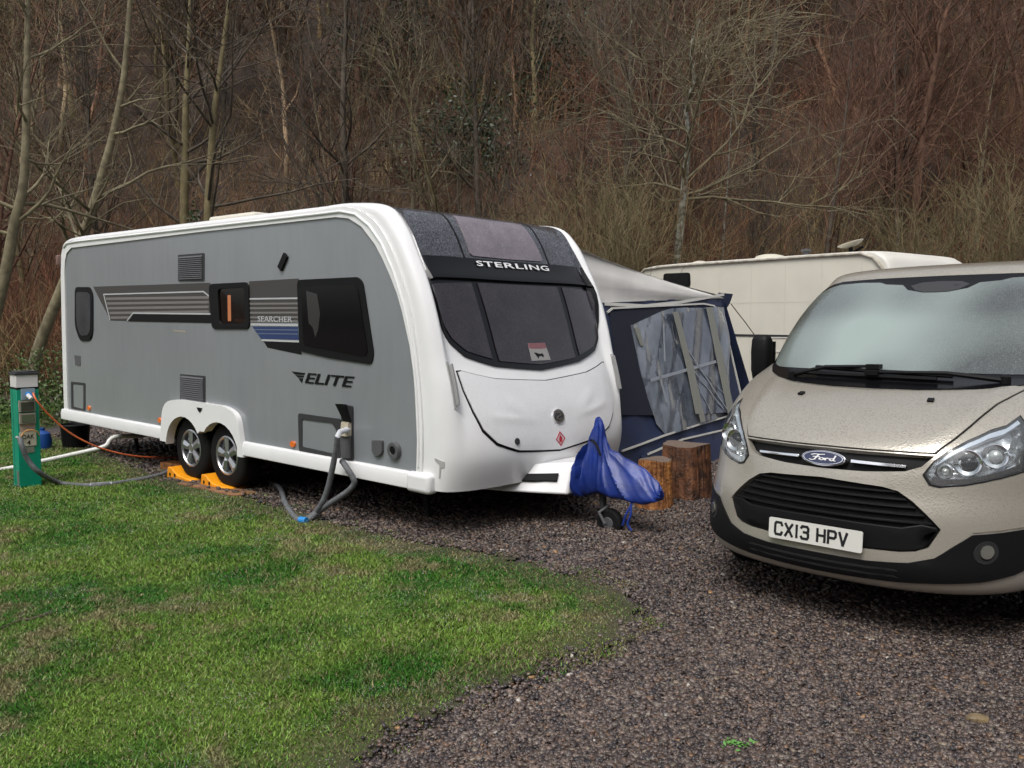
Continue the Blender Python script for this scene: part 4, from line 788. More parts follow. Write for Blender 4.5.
# front wall: plane through eave corner, caravan rail and toe
pC, pT, pB = Vector((5.75, 5.8, 1.95)), Vector((5.75, 2.3, 1.95)), Vector((6.25, 4.6, 0.))
ey = (pC-pT).normalized(); nz = ey.cross(pB-pT).normalized(); nz = nz if nz.x > 0 else -nz; ez = nz.cross(ey).normalized(); ez = ez if ez.z > 0 else -ez
def awp(px, py):
    o = Ci @ Vector((0, 0, CAMH)); d = Ci.to_3x3() @ Vector(ray((px, py))); t = (pC-o).dot(nz)/d.dot(nz); q = o+d*t-pC; return (q.dot(ey), q.dot(ez))
C3 = CM0.to_3x3(); FW = Plane(CM0 @ pC-AO, C3 @ ey, C3 @ ez); FW.n = np.array(C3 @ nz); FW.sign = 1 if ey.cross(ez).dot(nz) > 0 else -1
P7 = lambda *p: [awp(570+x/3.938, 220+y/3.938) for x, y in p]; P8 = lambda *p: [awp(600+x/4.655, 360+y/4.655) for x, y in p]
eav = awp(722, 297); bl = awp(600, 470)
def down(u, z):   # point of the wall at world height z
    v = (z-pC.z)/ez.z; return (u, v)
wallpoly = [awp(590, 304), awp(722, 296.5)]+P7((602, 380), (668, 690))+[down(awp(668/3.938+570, 690/3.938+220)[0]+.28, .02), down(awp(590, 470)[0]-.2, .02), (awp(590, 304)[0]-.3, awp(590, 304)[1]-.5)]
winout = P7((150, 362), (170, 352), (500, 335), (545, 338), (575, 360), (598, 420))+P8((588, 262), (460, 300), (308, 348), (180, 395), (95, 425), (90, 300))
wl = panel('front_wall', FW, wallpoly, NAVY, aw, .0, .012, step=.12, wave=lambda v: .012*np.sin(v[:, 0]*13+v[:, 1]*2))
panel('dark_inside', FW, P7((150, 365), (235, 355), (390, 350), (240, 420), (330, 770), (200, 770)), mat('awning_inside', (.006, .008, .018), .9), wl, .020, .01, step=.12)  # near-black panel on the wall stands in for the shaded awning interior
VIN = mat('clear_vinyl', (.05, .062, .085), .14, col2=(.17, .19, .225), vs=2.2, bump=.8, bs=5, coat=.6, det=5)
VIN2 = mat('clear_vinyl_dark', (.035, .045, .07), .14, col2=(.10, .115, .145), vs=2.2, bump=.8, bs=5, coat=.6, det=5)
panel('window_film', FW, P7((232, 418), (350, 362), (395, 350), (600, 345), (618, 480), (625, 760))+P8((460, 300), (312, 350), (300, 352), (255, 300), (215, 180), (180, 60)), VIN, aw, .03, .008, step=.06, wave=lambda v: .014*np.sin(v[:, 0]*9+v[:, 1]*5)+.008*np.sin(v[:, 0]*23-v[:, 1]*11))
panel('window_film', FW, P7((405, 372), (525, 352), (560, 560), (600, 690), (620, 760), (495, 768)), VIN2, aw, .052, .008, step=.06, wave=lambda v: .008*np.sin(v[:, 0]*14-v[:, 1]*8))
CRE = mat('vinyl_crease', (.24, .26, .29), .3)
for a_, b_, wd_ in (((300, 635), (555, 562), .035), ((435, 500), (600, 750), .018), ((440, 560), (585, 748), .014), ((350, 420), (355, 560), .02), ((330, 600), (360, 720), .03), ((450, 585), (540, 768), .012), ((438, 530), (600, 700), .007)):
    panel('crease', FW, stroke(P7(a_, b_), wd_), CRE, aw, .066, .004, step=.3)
for pts in (((385, 368), (405, 368), (455, 560), (495, 768), (475, 768), (440, 590)), ((518, 350), (540, 350), (580, 540), (625, 768), (603, 768), (560, 560))):
    panel('webbing', FW, P7(*pts), TAUPE, aw, .075, .01, step=.2)
panel('webbing', FW, P8((382, 0), (400, 0), (465, 290), (445, 295), (410, 130)), TAUPE, aw, .076, .01, step=.2)
panel('webbing', FW, P8((520, 0), (545, 0), (600, 240), (578, 255)), TAUPE, aw, .077, .01, step=.2)
panel('webbing', FW, P7((236, 430), (255, 430), (275, 500), (262, 500)), TAUPE, aw, .06, .01, step=.2)
for pts, wd_ in ((P7((135, 332), (290, 340), (430, 325), (600, 295)), .035), (P7((142, 365), (160, 350), (520, 332), (560, 340), (590, 370), (612, 450)), .02), (P8((95, 425), (180, 395), (300, 350), (460, 300), (588, 262)), .02), (P8((215, 440), (290, 408), (380, 370), (575, 325)), .02), (P7((612, 450), (668, 690)), .012)):
    panel('piping', FW, stroke(pts, wd_), PIPING, aw, .02 if wd_ > .03 else .03, .02, step=.2)
panel('bottom_flap', FW, P8((185, 445), (290, 408), (575, 325), (590, 470), (520, 480), (200, 500)), mat('navy_sheen', (.012, .022, .065), .4, bump=.5, bs=6), aw, .016, .006, step=.1)
panel('mud_skirt', FW, P8((510, 482), (600, 470), (600, 486), (515, 494)), mat('white_pvc', (.5, .55, .6), .4), aw, .03, .01, step=.2)
# gable, roof, hidden sides
A = cloc(581, 251, 2.36); A = Vector((5.78, 2.36, A.z)); 
zg = cloc(582, 252, 2.36)
G0 = Vector((5.79, 2.32, pT.z-.15)); G1 = pC+Vector((.015, .0, -.02)); G2 = Vector((5.72, 2.32, 2.42))
m_ = MB(); nr = 14
gp = []
for i in range(nr+1):
    t = i/nr; lo_ = G0.lerp(G1, t); hi_ = G2.lerp(G1, t); hi_.z -= .03*math.sin(math.pi*t)
    for j in range(7):
        s_ = j/6; q = lo_.lerp(hi_, s_); q.x += .03*math.sin(math.pi*t)*math.sin(math.pi*s_)+.012*math.sin(j*1.9+i*.5)*(1-t); gp.append(CM0 @ q-AO)
nv = len(gp); nx_ = C3 @ Vector((.012, 0, 0))
fs = [(i*7+j, (i+1)*7+j, (i+1)*7+j+1, i*7+j+1) for i in range(nr) for j in range(6)]
m_.add(gp, fs); m_.add([p-nx_ for p in gp], [f[::-1] for f in fs]); m_.build('gable', AWNG, aw, 60)
m_ = MB(); rf = []
for i in range(9):
    x = 5.75-i*.56
    for j in range(9):
        t = j/8; q = Vector((x, 2.32+(5.8-2.32)*t, 2.43+(1.96-2.43)*t-.05*math.sin(math.pi*t)-(.03*math.sin(i*math.pi/2)**2)*math.sin(math.pi*t))); rf.append(CM0 @ q-AO)
fs = [(i*9+j, i*9+j+1, (i+1)*9+j+1, (i+1)*9+j) for i in range(8) for j in range(8)]; m_.add(rf, fs); m_.add([p-Vector((0, 0, .012)) for p in rf], [f[::-1] for f in fs]); m_.build('roof', AWNG, aw, 60)
m_ = MB()
for q0, q1 in (((5.75, 5.82), (1.3, 5.82)), ((1.3, 5.82), (1.3, 2.4))):
    o1 = .45 if q0[1] == q1[1] else 0; a3, b3, c3, d3 = (CM0 @ Vector((q0[0], q0[1], 1.94)), CM0 @ Vector((q1[0], q1[1], 1.94)), CM0 @ Vector((q1[0], q1[1]+o1, 0)), CM0 @ Vector((q0[0]+o1*.9, q0[1]+o1*1.2, 0)))
    m_.add([p-AO for p in (a3, b3, c3, d3)], [(0, 1, 2, 3)])
m_.build('rear_wall', NAVY, aw)
m_ = MB(); q = [at(718, 292.5, 11.15), at(733, 294, 11.3), at(730, 303, 11.3), at(723, 314, 11.25), at(720, 300, 11.15)]; m_.prism([0, 1, 2, 3, 4], lambda i: q[i]-AO, lambda i: q[i]+Vector((.03, .12, 0))-AO); m_.build('corner_flap', NAVY, aw)
m_ = MB(); m_.tube([p-AO for p in (at(731, 304, 11.25), at(745, 322, 11.5), at(762, 345, 11.8))], .006, 6); m_.build('guy_rope', DARKG, aw)
m_ = MB(); m_.tube([p-AO for p in (at(727, 334, 12.2), at(762, 336, 12.3))], .008, 6); m_.build('guy_line', DARKG, aw)

# ================================================================ CREAM CARAVAN BEHIND
c2a, c2b = at(640, 266, 15.6), at(884, 250, 11.95)
th2 = math.atan2(c2b.y-c2a.y, c2b.x-c2a.x); Lc = math.hypot(c2b.x-c2a.x, c2b.y-c2a.y)-.18; H2 = 2.6
c2 = empty('cream_caravan', (c2a.x, c2a.y, 0), (0, 0, th2), 'old cream caravan with plain ribbed side and a roof dish behind the navy awning', 'caravan')
M2 = Matrix.Translation((c2a.x, c2a.y, 0)) @ Matrix.Rotation(th2, 4, 'Z'); M2i = M2.inverted()
def c2p(px, py, yl=0.):
    o = M2i @ Vector((0, 0, CAMH)); d = M2i.to_3x3() @ Vector(ray((px, py))); t = (yl-o.y)/d.y; q = o+d*t; return (q.x, q.z)
W2 = 1.13
rows2 = [(-.06, .45, 0, .45, W2, 5), (-.07, 1.2, 0, 1.2, W2, 5), (-.05, 2.0, 0, 2.0, W2, 5), (-.02, 2.42, .02, 2.40, W2, 5), (.12, 2.57, .12, 2.54, W2, 5), (.6, 2.62, .6, 2.57, W2, 5), (2., 2.63, 2., 2.575, W2, 5), (Lc-.9, 2.63, Lc-.9, 2.58, W2, 5),
         (Lc-.05, 2.62, Lc-.15, 2.575, W2, 5), (Lc+.15, 2.57, Lc+.05, 2.52, W2, 5), (Lc+.28, 2.42, Lc+.20, 2.36, W2, 5), (Lc+.42, 1.9, Lc+.32, 1.9, W2, 4.5), (Lc+.55, 1.2, Lc+.42, 1.2, W2, 4), (Lc+.6, .8, Lc+.46, .8, W2, 4), (Lc+.55, .45, Lc+.44, .45, W2, 4)]
S2 = Surf(rows2, W2, 3., -1); P2_, F2_ = surfmesh('', S2, 41, 160, None, None); mesh('body_shell', P2_, F2_, mat('cream_white', (.64, .62, .56), .4, var=.03, vs=2), c2, 40)
ed2 = [(r[2], r[3]) for r in rows2]; ed2 = [tuple(crom(np.array(rows2)[:, 2:4], t)) for t in np.linspace(0, 1, 60)]
PL2 = Plane((0, 0, 0), (1, 0, 0), (0, 0, 1)); PL2b = Plane((0, 2*W2, 0), (1, 0, 0), (0, 0, 1)); PL2b.n = -PL2b.n
panel('side_panel', PL2, ed2, CREAM, c2, .004, .02, step=.3); panel('side_panel', PL2b, ed2, CREAM, c2, .004, .02, step=.5)
panel('side_seam', PL2, [[(x, .5), (x+.012, .5), (x+.012, 2.5), (x, 2.5)] for x in np.arange(.55, Lc+.1, .62)]+[[(0.03, z), (Lc+.2, z), (Lc+.2, z+.010), (.03, z+.010)] for z in (1.92,)], mat('cream_seam', (.585, .555, .465), .5), c2, .006, .004, step=.6)
m_ = MB(); m_.tube([(-.0, -.02, 2.33), (.03, -.02, 2.46), (.13, -.02, 2.545), (.6, -.02, 2.572), (Lc-.9, -.02, 2.582), (Lc-.15, -.02, 2.576), (Lc+.04, -.02, 2.51), (Lc+.18, -.02, 2.35), (Lc+.3, -.02, 1.9)], .022, 8); m_.build('roof_rail', mat('weathered_rail', (.28, .25, .2), .6, col2=(.5, .47, .4), vs=9), c2)
pw = [c2p(664, 273.5), c2p(690.5, 272.5), c2p(691, 287), c2p(664, 289)]
f = panel('window', PL2, rpoly(pw, .06), BLACKP, c2, .016, .02, step=.4); panel('pane', PL2, rpoly([(p[0]*.86+.14*np.mean([q[0] for q in pw]), p[1]*.86+.14*np.mean([q[1] for q in pw])) for p in pw], .05), PANE, f, .02, .01, step=.4)
zb = c2p(735, 334)[1]
panel('lower_trim', PL2, [(.02, zb), (Lc+.35, zb), (Lc+.35, zb-.03), (.02, zb-.03)], DARKG, c2, .016, .016, step=.5)
q = [c2p(771, 337), c2p(790, 337), c2p(790, 352), c2p(771, 352)]; panel('hatch', PL2, rpoly(q, .02), mat('hatch_frame', (.66, .64, .58), .5), c2, .014, .012, holes=[rpoly([(p[0]*.85+.15*np.mean([k[0] for k in q]), p[1]*.85+.15*np.mean([k[1] for k in q])) for p in q], .02)], step=.5)
m_ = MB(); m_.box(Lc+.3, Lc+1.5, W2-.5, W2+.5, .40, .5); m_.box(.3, Lc, .4, .5, .35, .45); m_.build('chassis', UNDER, c2)
wheel(c2, Lc*.5, .03, .32, .30, .18)
for px, l_, h_ in ((770, .5, .07), (700, .3, .04)):
    x = c2p(px, 256, .6)[0]; m_ = MB(); m_.lathe([(l_*.5, 0), (l_*.5, .03), (l_*.42, h_), (l_*.2, h_+.025), (.001, h_+.03)], Matrix.Translation((x, .6, 2.615)), 24); m_.build('roof_light', mat('dome_cream', (.55, .52, .42), .4), c2)
x = c2p(806, 252, .5)[0]; m_ = MB(); m_.lathe([(.05, 0), (.05, .08), (.08, .09), (.08, .12), (.001, .13)], Matrix.Translation((x, .5, 2.62)), 16); m_.build('roof_flue', MIDG, c2)
x = c2p(851, 246, .8)[0]; dsh = MB(); Md = Matrix.Translation((x, .8, 2.775)) @ Matrix.Rotation(R(-14), 4, 'Y') @ Matrix.Rotation(R(8), 4, 'X')
dsh.lathe([(.001, -.03), (.08, -.02), (.15, .01), (.19, .035), (.19, .045), (.15, .022), (.08, -.008), (.001, -.018)], Md, 32); d_ = dsh.build('satellite_dish', mat('dish_cream', (.5, .47, .38), .5), c2)
m_ = MB(); m_.tube([(x, .8, 2.62), (x, .8, 2.78)], .03, 10); m_.box(x-.1, x+.35, .68, .92, 2.62, 2.66); m_.tube([(x+.05, .8, 2.68), (x+.2, .8, 2.75)], .02, 8); m_.build('dish_mount', BLACKP, d_)

# ================================================================ THE VAN
VX, VY, VT = 1.6226, 4.557, -2.3584
van = empty('parked_van', (VX, VY, 0), (R(.58), 0, VT), 'champagne beige panel van parked nose on with a rain wet bonnet and windscreen', 'van')
VR = [(-.16, .25, -.85, .29, .90, 2.6), (-.05, .28, -.85, .32, .94, 2.6), (.0, .37, -.85, .39, .97, 2.5), (.0, .50, -.85, .51, .98, 2.4), (-.01, .64, -.87, .65, .98, 2.35), (-.04, .76, -.90, .79, .975, 2.3),
      (-.07, .87, -.93, .92, .975, 2.3), (-.10, .95, -.97, 1.04, .975, 2.3), (-.17, 1.02, -1.03, 1.14, .975, 2.3), (-.33, 1.12, -1.13, 1.23, .975, 2.3), (-.55, 1.21, -1.24, 1.30, .975, 2.3), (-.80, 1.28, -1.36, 1.35, .97, 2.3),
      (-.93, 1.33, -1.44, 1.39, .96, 2.4), (-1.13, 1.47, -1.56, 1.53, .95, 2.5), (-1.34, 1.62, -1.70, 1.67, .935, 2.6), (-1.56, 1.77, -1.87, 1.81, .91, 2.7), (-1.76, 1.90, -2.03, 1.91, .885, 2.8), (-1.98, 2.015, -2.2, 1.975, .87, 2.9), (-2.6, 2.07, -2.7, 2.0, .865, 3.2)]
SV = Surf(VR, 0, 3., 1)
vc, vs_ = SV.c, SV.sym
HLr = [(.204, .328), (.222, .303), (.247, .298), (.311, .303), (.42, .318), (.515, .331), (.53, .37), (.505, .42), (.465, .475), (.43, .497), (.395, .474), (.351, .466), (.297, .441), (.257, .408), (.225, .37)]
SLOT = [(0, .399), (.12, .396), (.226, .388), (.20, .352), (.165, .336), (.08, .328), (0, .326)]
LOW = [(0, .302), (.12, .294), (.155, .286), (.19, .264), (.262, .208), (.235, .172), (.205, .162), (.17, .158), (0, .154)]
BAND = [(0, .132), (.10, .132), (.19, .138), (.251, .152), (.297, .178), (.345, .200), (.50, .207), (.585, .210), (.60, .17), (.59, .135), (.505, .118), (.384, .102), (.17, .088), (0, .082)]
vb = panel('front_body', SV, vc([(-1, 0), (1, 0), (1, 1), (-1, 1)]), BEIGE, van, 0, .035, holes=[vs_(SLOT), vs_(LOW), vc(HLr), vc([(-a, b) for a, b in HLr])], step=.028, ang=50)
# the shell behind: sides, roof, rear
T = np.array(VR)[:, 2:5]; ts = np.linspace(0, 1, 60); E_ = crom(T, ts); xs = np.linspace(0, 1, 12)
roofrow = SV.P(np.stack([np.linspace(-1, 1, 41), np.full(41, 3.)], -1)); XR = -4.95
m_ = MB()
for sd_ in (-1, 1):
    V = []; 
    for q in xs:
        for e in E_:
            x = e[0]+(XR+.12-e[0])*q; V.append((x, sd_*(e[2]-.06*max(0, q-.85)), e[1]))
    k = len(E_); m_.add(V, [(i*k+j, (i+1)*k+j, (i+1)*k+j+1, i*k+j+1)[::sd_] for i in range(len(xs)-1) for j in range(k-1)])
V = []
for q in xs: V += [(p[0]+(XR+.12-p[0])*q, p[1], p[2]-.04*max(0, q-.8)*5*.4) for p in roofrow]
m_.add(V, [(i*41+j, i*41+j+1, (i+1)*41+j+1, (i+1)*41+j) for i in range(len(xs)-1) for j in range(40)])
loop = [(XR+.10, e[2]-.01, e[1]) for e in E_]+[(XR+.10, p[1], p[2]-.01) for p in roofrow[::-1][1:-1]]+[(XR+.10, -(e[2]-.01), e[1]) for e in E_[::-1]]
m_.add(loop, [tuple(range(len(loop)))]); m_.build('rear_body', BEIGE, van, 40)
m_ = MB(); m_.box(-4.8, -.35, -.8, .8, .27, .34); m_.box(-.60, -.55, -.85, .85, .27, 1.05); m_.build('underbody', UNDER, van)
def vplane(sd_):
    p = Plane((0, sd_*.982, 0), (1, 0, 0), (0, 0, 1)); p.n = np.array((0, sd_, 0.)); p.sign = -sd_; return p
for sd_ in (-1, 1):
    PV = vplane(sd_)
    w_ = panel('side_window', PV, rpoly([(-1.62, 1.40), (-2.0, 1.83), (-2.75, 1.85), (-2.75, 1.38)], .05), PANE, van, .0, .06, step=.4)
    panel('door_line', PV, stroke([(-1.45, 1.38), (-1.40, .45), (-2.80, .42), (-2.82, 1.88)], .012), BLACKP, van, .004, .03, step=.4)
    panel('side_strip', PV, [(-1.55, .52), (-3.4, .52), (-3.4, .62), (-1.55, .62)], BLACKP, van, .02, .04, step=.5)
    for x in (-1.0, -3.93):
        panel('wheel_arch', PV, [(x-.40, .27), (x+.40, .27)]+[(x+.40*math.cos(R(a)), .33+.40*math.sin(R(a))) for a in range(0, 181, 12)], UNDER, van, .003, .03, step=.3)
        wheel(van, x, sd_*1.0, .335, .335, .205, sd_, w_=.2, spk=5)
# bonnet with its shut lines
HD = [(0, .403), (.12, .4005), (.228, .394), (.242, .418), (.291, .478), (.331, .535), (.400, .588), (.34, .594), (.2, .586), (0, .580)]
panel('bonnet_gap', SV, vs_(HD), BLACKP, van, .002, .01, step=.04)
HI = [(0, .4065), (.12, .404), (.223, .398), (.2365, .418), (.286, .478), (.326, .535), (.392, .586), (.34, .590), (.2, .582), (0, .576)]
bn = bevel(panel('bonnet', SV, vs_(HI), BEIGE, van, .007, .02, step=.03, ang=50, wave=lambda v: .010*np.exp(-((np.abs(v[:, 0])-.20-.12*(v[:, 1]/3-.40)/.19)/.035)**2)*np.clip((v[:, 1]/3-.41)*18, 0, 1)), .004, 2)
for a, b in ((-.147, .546), (.147, .546)):
    p, n = SV.PN(np.array([(a, b*3)])); m_ = MB(); Mq = Matrix.Translation(Vector(p[0])+Vector(n[0])*.006) @ Vector(n[0]).to_track_quat('Z', 'Y').to_matrix().to_4x4(); m_.box(-.012, .022, -.018, .018, 0, .014, Mq); bevel(m_.build('washer_jet', BLACKP, van), .004)
# windscreen
WS = [(0, .584), (.09, .585), (.244, .590), (.35, .597), (.46, .612), (.571, .645), (.68, .71), (.735, .78), (.735, .825), (.66, .868), (.56, .890), (.44, .902), (.2, .906), (0, .907)]
ws = panel('windscreen', SV, vs_(WS), BLACKG, van, .006, .02, step=.05)
GL = [(0, .672), (.15, .668), (.30, .662), (.44, .655), (.54, .664), (.655, .725), (.71, .785), (.708, .815), (.635, .856), (.54, .877), (.43, .889), (.27, .893), (.19, .891), (.16, .884), (.10, .880), (.075, .864), (.03, .855), (0, .854)]
GLA = mat('misted_glass', (.055, .062, .060), .10, col2=(.27, .33, .305), vs=.8, coat=.9, det=2)
GLA = droplets(GLA, 1, 150, .35, .12, dcol=(.3, .34, .33), thr=.4)
panel('glass', SV, vs_(GL), GLA, ws, .009, .006, step=.05)
panel('mirror_mount', SV, vs_([(0, .890), (.05, .887), (.075, .878), (.055, .864), (.03, .858), (0, .857)]), DARKG, ws, .0065, .004, step=.05)
def wiper(pivot, joint, b0, b1, lift):
    pp = lambda q, o: Vector(SV.PN(np.array([(q[0], q[1]*3)]))[0][0])+Vector(SV.PN(np.array([(q[0], q[1]*3)]))[1][0])*o
    W_ = bpy.data.objects.new('wiper', None); link(W_, van)
    m_ = MB(); m_.tube([pp(pivot, .02), pp(((pivot[0]+joint[0])/2, (pivot[1]+joint[1])/2), .06), pp(joint, .05)], [.016, .012, .009], 8); m_.lathe([(.028, -.01), (.028, .03), (.015, .04), (.001, .04)], Matrix.Translation(pp(pivot, .01)), 12); m_.build('wiper_arm', BLACKP, W_)
    m_ = MB(); n = 12; m_.tube([pp((b0[0]+(b1[0]-b0[0])*i/n, b0[1]+(b1[1]-b0[1])*i/n+lift*math.sin(math.pi*i/n)), .028) for i in range(n+1)], .013, 6); jc = pp(joint, .045); m_.box(-.03, .03, -.04, .04, -.012, .016, Matrix.Translation(jc)); m_.build('wiper_blade', BLACKP, W_)
wiper((-.27, .604), (-.03, .664), (-.20, .662), (.15, .634), .008)
wiper((.30, .610), (-.02, .622), (-.23, .617), (.12, .612), .006)
# grille slot with chrome bars and oval badge
panel('upper_grille', SV, vs_([(a*1.03, b) for a, b in [(0, .405), (.12, .402), (.235, .394), (.21, .348), (.17, .33), (.08, .322), (0, .32)]]), BLACKP, van, -.036, .01, step=.06)
for s_ in (-1, 1): bevel(panel('chrome_bar', SV, SV.c([(s_*.052, .352), (s_*.165, .346), (s_*.166, .355), (s_*.052, .3625)]), CHROME, van, .004, .04, step=.03), .004, 2)
ov = panel('badge', SV, SV.c(circ(0, .357, .044, 32, .0265)), CHROME, van, .016, .05, step=.03); bevel(ov, .004, 2)
oi_ = panel('badge_oval', SV, SV.c(circ(0, .357, .041, 32, .0235)), mat('badge_blue', (.008, .014, .06), .2, coat=.8), ov, .0185, .004, step=.03)
ring = panel('badge_ring', SV, SV.c(circ(0, .357, .039, 32, .0215)), CHROME, ov, .0195, .003, holes=[SV.c(circ(0, .357, .0375, 32, .0202))], step=.03)
sc = [[(-.60, .30), (-.45, .42), (-.15, .40), (.06, .46)], [(-.20, .40), (-.30, .1), (-.42, -.28), (-.58, -.38), (-.68, -.28)], [(-.50, .06), (-.34, .10), (-.16, .10)],
      [(-.02, .02), (-.14, -.04), (-.16, -.2), (-.04, -.27), (.06, -.18), (.04, -.02), (-.02, .02)], [(.06, -.1), (.16, .0), (.14, -.26)], [(.16, -.08), (.26, .03), (.33, .0)],
      [(.54, .0), (.42, -.0), (.36, -.16), (.46, -.27), (.58, -.16)], [(.66, .40), (.58, .02), (.56, -.2), (.66, -.26)]]
SCR = [[(x*.037, (.357+(y-.02)*.027)*3) for x, y in q] for w__ in sc for q in stroke(w__, .085)]
panel('badge_script', SV, SCR, TXTW, ov, .0205, .003, step=.2)
# lower grille: louvres, blanking panel, number plate
panel('grille_backing', SV, vs_([(a*1.04, .229+(b-.229)*1.06) for a, b in LOW]), UNDER, van, -.034, .01, step=.06)
for k in range(5):
    s0 = .287-k*.0165; am = .15+k*.022
    bevel(panel('grille_slat', SV, SV.c([(-am, s0), (am, s0), (am+.006, s0-.006), (-am-.006, s0-.006)]), BLACKP, van, -.008, .03, step=.04), .004, 2)
LP = [(0, .209), (.17, .207), (.215, .216), (.252, .212), (.257, .206), (.228, .172), (.20, .163), (.17, .160), (0, .156)]
bevel(panel('grille_panel', SV, vs_(LP), BLACKP, van, -.002, .03, step=.04), .012, 3)
bevel(panel('bumper_insert', SV, vs_(BAND), DARKG if False else BLACKP, van, .010, .02, step=.04), .006, 2)
for k in range(2): panel('insert_slot', SV, vs_([(0, .120-k*.016), (.16, .122-k*.016), (.17, .117-k*.016), (0, .114-k*.016)]), UNDER, van, .0125, .006, step=.06)
np_ = MB(); npl = bpy.data.objects.new('number_plate', None); link(npl, van)
MPl = Matrix.Translation((.022, 0, .512)) @ Matrix.Rotation(R(-4), 4, 'Y')
m_ = MB(); m_.prism(rpoly([(-.26, -.0555), (.26, -.0555), (.26, .0555), (-.26, .0555)], .012), lambda p: MPl @ Vector((-.004, p[0], p[1])), lambda p: MPl @ Vector((.002, p[0], p[1]))); m_.build('plate', mat('plate_white', (.66, .655, .60), .35), npl)
PP = Plane(MPl @ Vector((.002, 0, 0)), (0, 1, 0), (MPl.to_3x3() @ Vector((0, 0, 1)))[:])
G = {'C': [[(1, .78), (.85, 1), (.15, 1), (0, .85), (0, .15), (.15, 0), (.85, 0), (1, .22)]], 'X': [[(0, 0), (1, 1)], [(0, 1), (1, 0)]], '1': [[(.5, 0), (.5, 1)]], '3': [[(0, .85), (.15, 1), (.85, 1), (1, .85), (1, .65), (.85, .53), (.35, .53)], [(.85, .53), (1, .4), (1, .15), (.85, 0), (.15, 0), (0, .15)]],
     'H': [[(0, 0), (0, 1)], [(1, 0), (1, 1)], [(0, .5), (1, .5)]], 'P': [[(0, 0), (0, 1), (.8, 1), (1, .88), (1, .58), (.8, .45), (0, .45)]], 'V': [[(0, 1), (.5, 0), (1, 1)]]}
xx = -.222; PK = mat('plate_black', (.012, .012, .014), .4)
for ch in 'CX13 HPV':
    if ch == ' ': xx += .032; continue
    w_ = .012 if ch == '1' else .040
    st_ = [[(xx+(x*w_ if ch != '1' else w_/2), -.0325+y*.065) for x, y in q] for q in G[ch]]
    panel('plate_character', PP, [k for q in st_ for k in stroke(q, .0135)], PK, npl, .0015, .0015, step=.3); xx += w_+.0195
# headlamps
GLASS = clearmat('lamp_glass', (.93, .95, .95), .10, .02, fog=.03, fogcol=(.75, .78, .8))
LB = mat('lamp_bucket', (.30, .30, .32), .18, metal=.8, col2=(.85, .86, .88), vs=16, bump=.6, bs=22)
LD = mat('lamp_dark', (.05, .05, .055), .25, metal=.4)
for s_ in (-1, 1):
    hl = bpy.data.objects.new('headlight', None); link(hl, van); f_ = lambda L_: SV.c([(a*s_, b) for a, b in L_]); ctr = np.mean(HLr, 0)
    gr_ = lambda L_, k: [(ctr[0]+(a-ctr[0])*k, ctr[1]+(b-ctr[1])*k) for a, b in L_]
    panel('bucket', SV, f_(gr_(HLr, 1.12)), LB, hl, -.045, .01, step=.04, wave=lambda v: .012*np.sin(v[:, 0]*60)*np.cos(v[:, 1]*20))
    panel('seal', SV, f_(gr_(HLr, 1.0)), BLACKP, hl, .003, .03, holes=[f_(gr_(HLr, .955))], step=.04)
    panel('daylight_strip', SV, f_([(.228, .352), (.262, .402), (.30, .432), (.352, .457), (.40, .466), (.43, .484), (.445, .475), (.40, .452), (.355, .443), (.305, .418), (.27, .392)]), mat('strip_clear', (.60, .64, .72), .12, metal=.3, coat=.5), hl, -.002, .03, step=.04)
    panel('lower_strip', SV, f_([(.222, .312), (.25, .304), (.32, .309), (.43, .325), (.50, .34), (.495, .352), (.42, .336), (.32, .320), (.25, .318), (.232, .327)]), CHROME, hl, -.010, .03, step=.04)
    for a, b, r_, dk in ((.322, .368, .062, 1), (.262, .342, .036, 0), (.405, .385, .058, 0)):
        p, n = SV.PN(np.array([(a*s_, b*3)])); nn_ = (Vector(n[0])+Vector((1.6, 0, 0))).normalized(); Mq = Matrix.Translation(Vector(p[0])-Vector(n[0])*.040) @ nn_.to_track_quat('Z', 'Y').to_matrix().to_4x4()
        m_ = MB(); m_.lathe([(r_*.62, .0), (r_*.72, .022), (r_, .034), (r_+.004, .030), (r_*.8, -.01)], Mq, 28, True); m_.build('reflector', CHROME, hl)
        m_ = MB(); m_.lathe([(.001, .034), (r_*.3, .030), (r_*.5, .02), (r_*.62, .0), (.001, -.005)], Mq, 24); m_.build('projector_lens' if dk else 'bulb', mat('lens_glass', (.01, .011, .015), .08, spec=.4) if dk else mat('bulb_clear', (.6, .6, .58), .1, metal=.4), hl)
    panel('lens', SV, f_(gr_(HLr, .975)), GLASS, hl, .004, .004, step=.04)
    fg = bpy.data.objects.new('fog_lamp', None); link(fg, van)
    bevel(panel('fog_recess', SV, SV.c([(s_*a, b) for a, b in circ(.391, .166, .040, 24, .023)]), UNDER, fg, .012, .006, step=.05), .002)
    panel('fog_lens', SV, SV.c([(s_*a, b) for a, b in circ(.391, .168, .021, 24, .0135)]), mat('fog_glass', (.22, .22, .19), .15, metal=.5, coat=1.), fg, .02, .03, step=.05)
    for q in ([(.345, .205), (.36, .206), (.50, .213), (.60, .216), (.60, .2135), (.50, .2105), (.36, .2035)],): panel('bumper_crease', SV, f_(q), mat('crease_paint', (.30, .27, .22), .35, metal=.45, coat=.5), van, .0035, .01, step=.06)
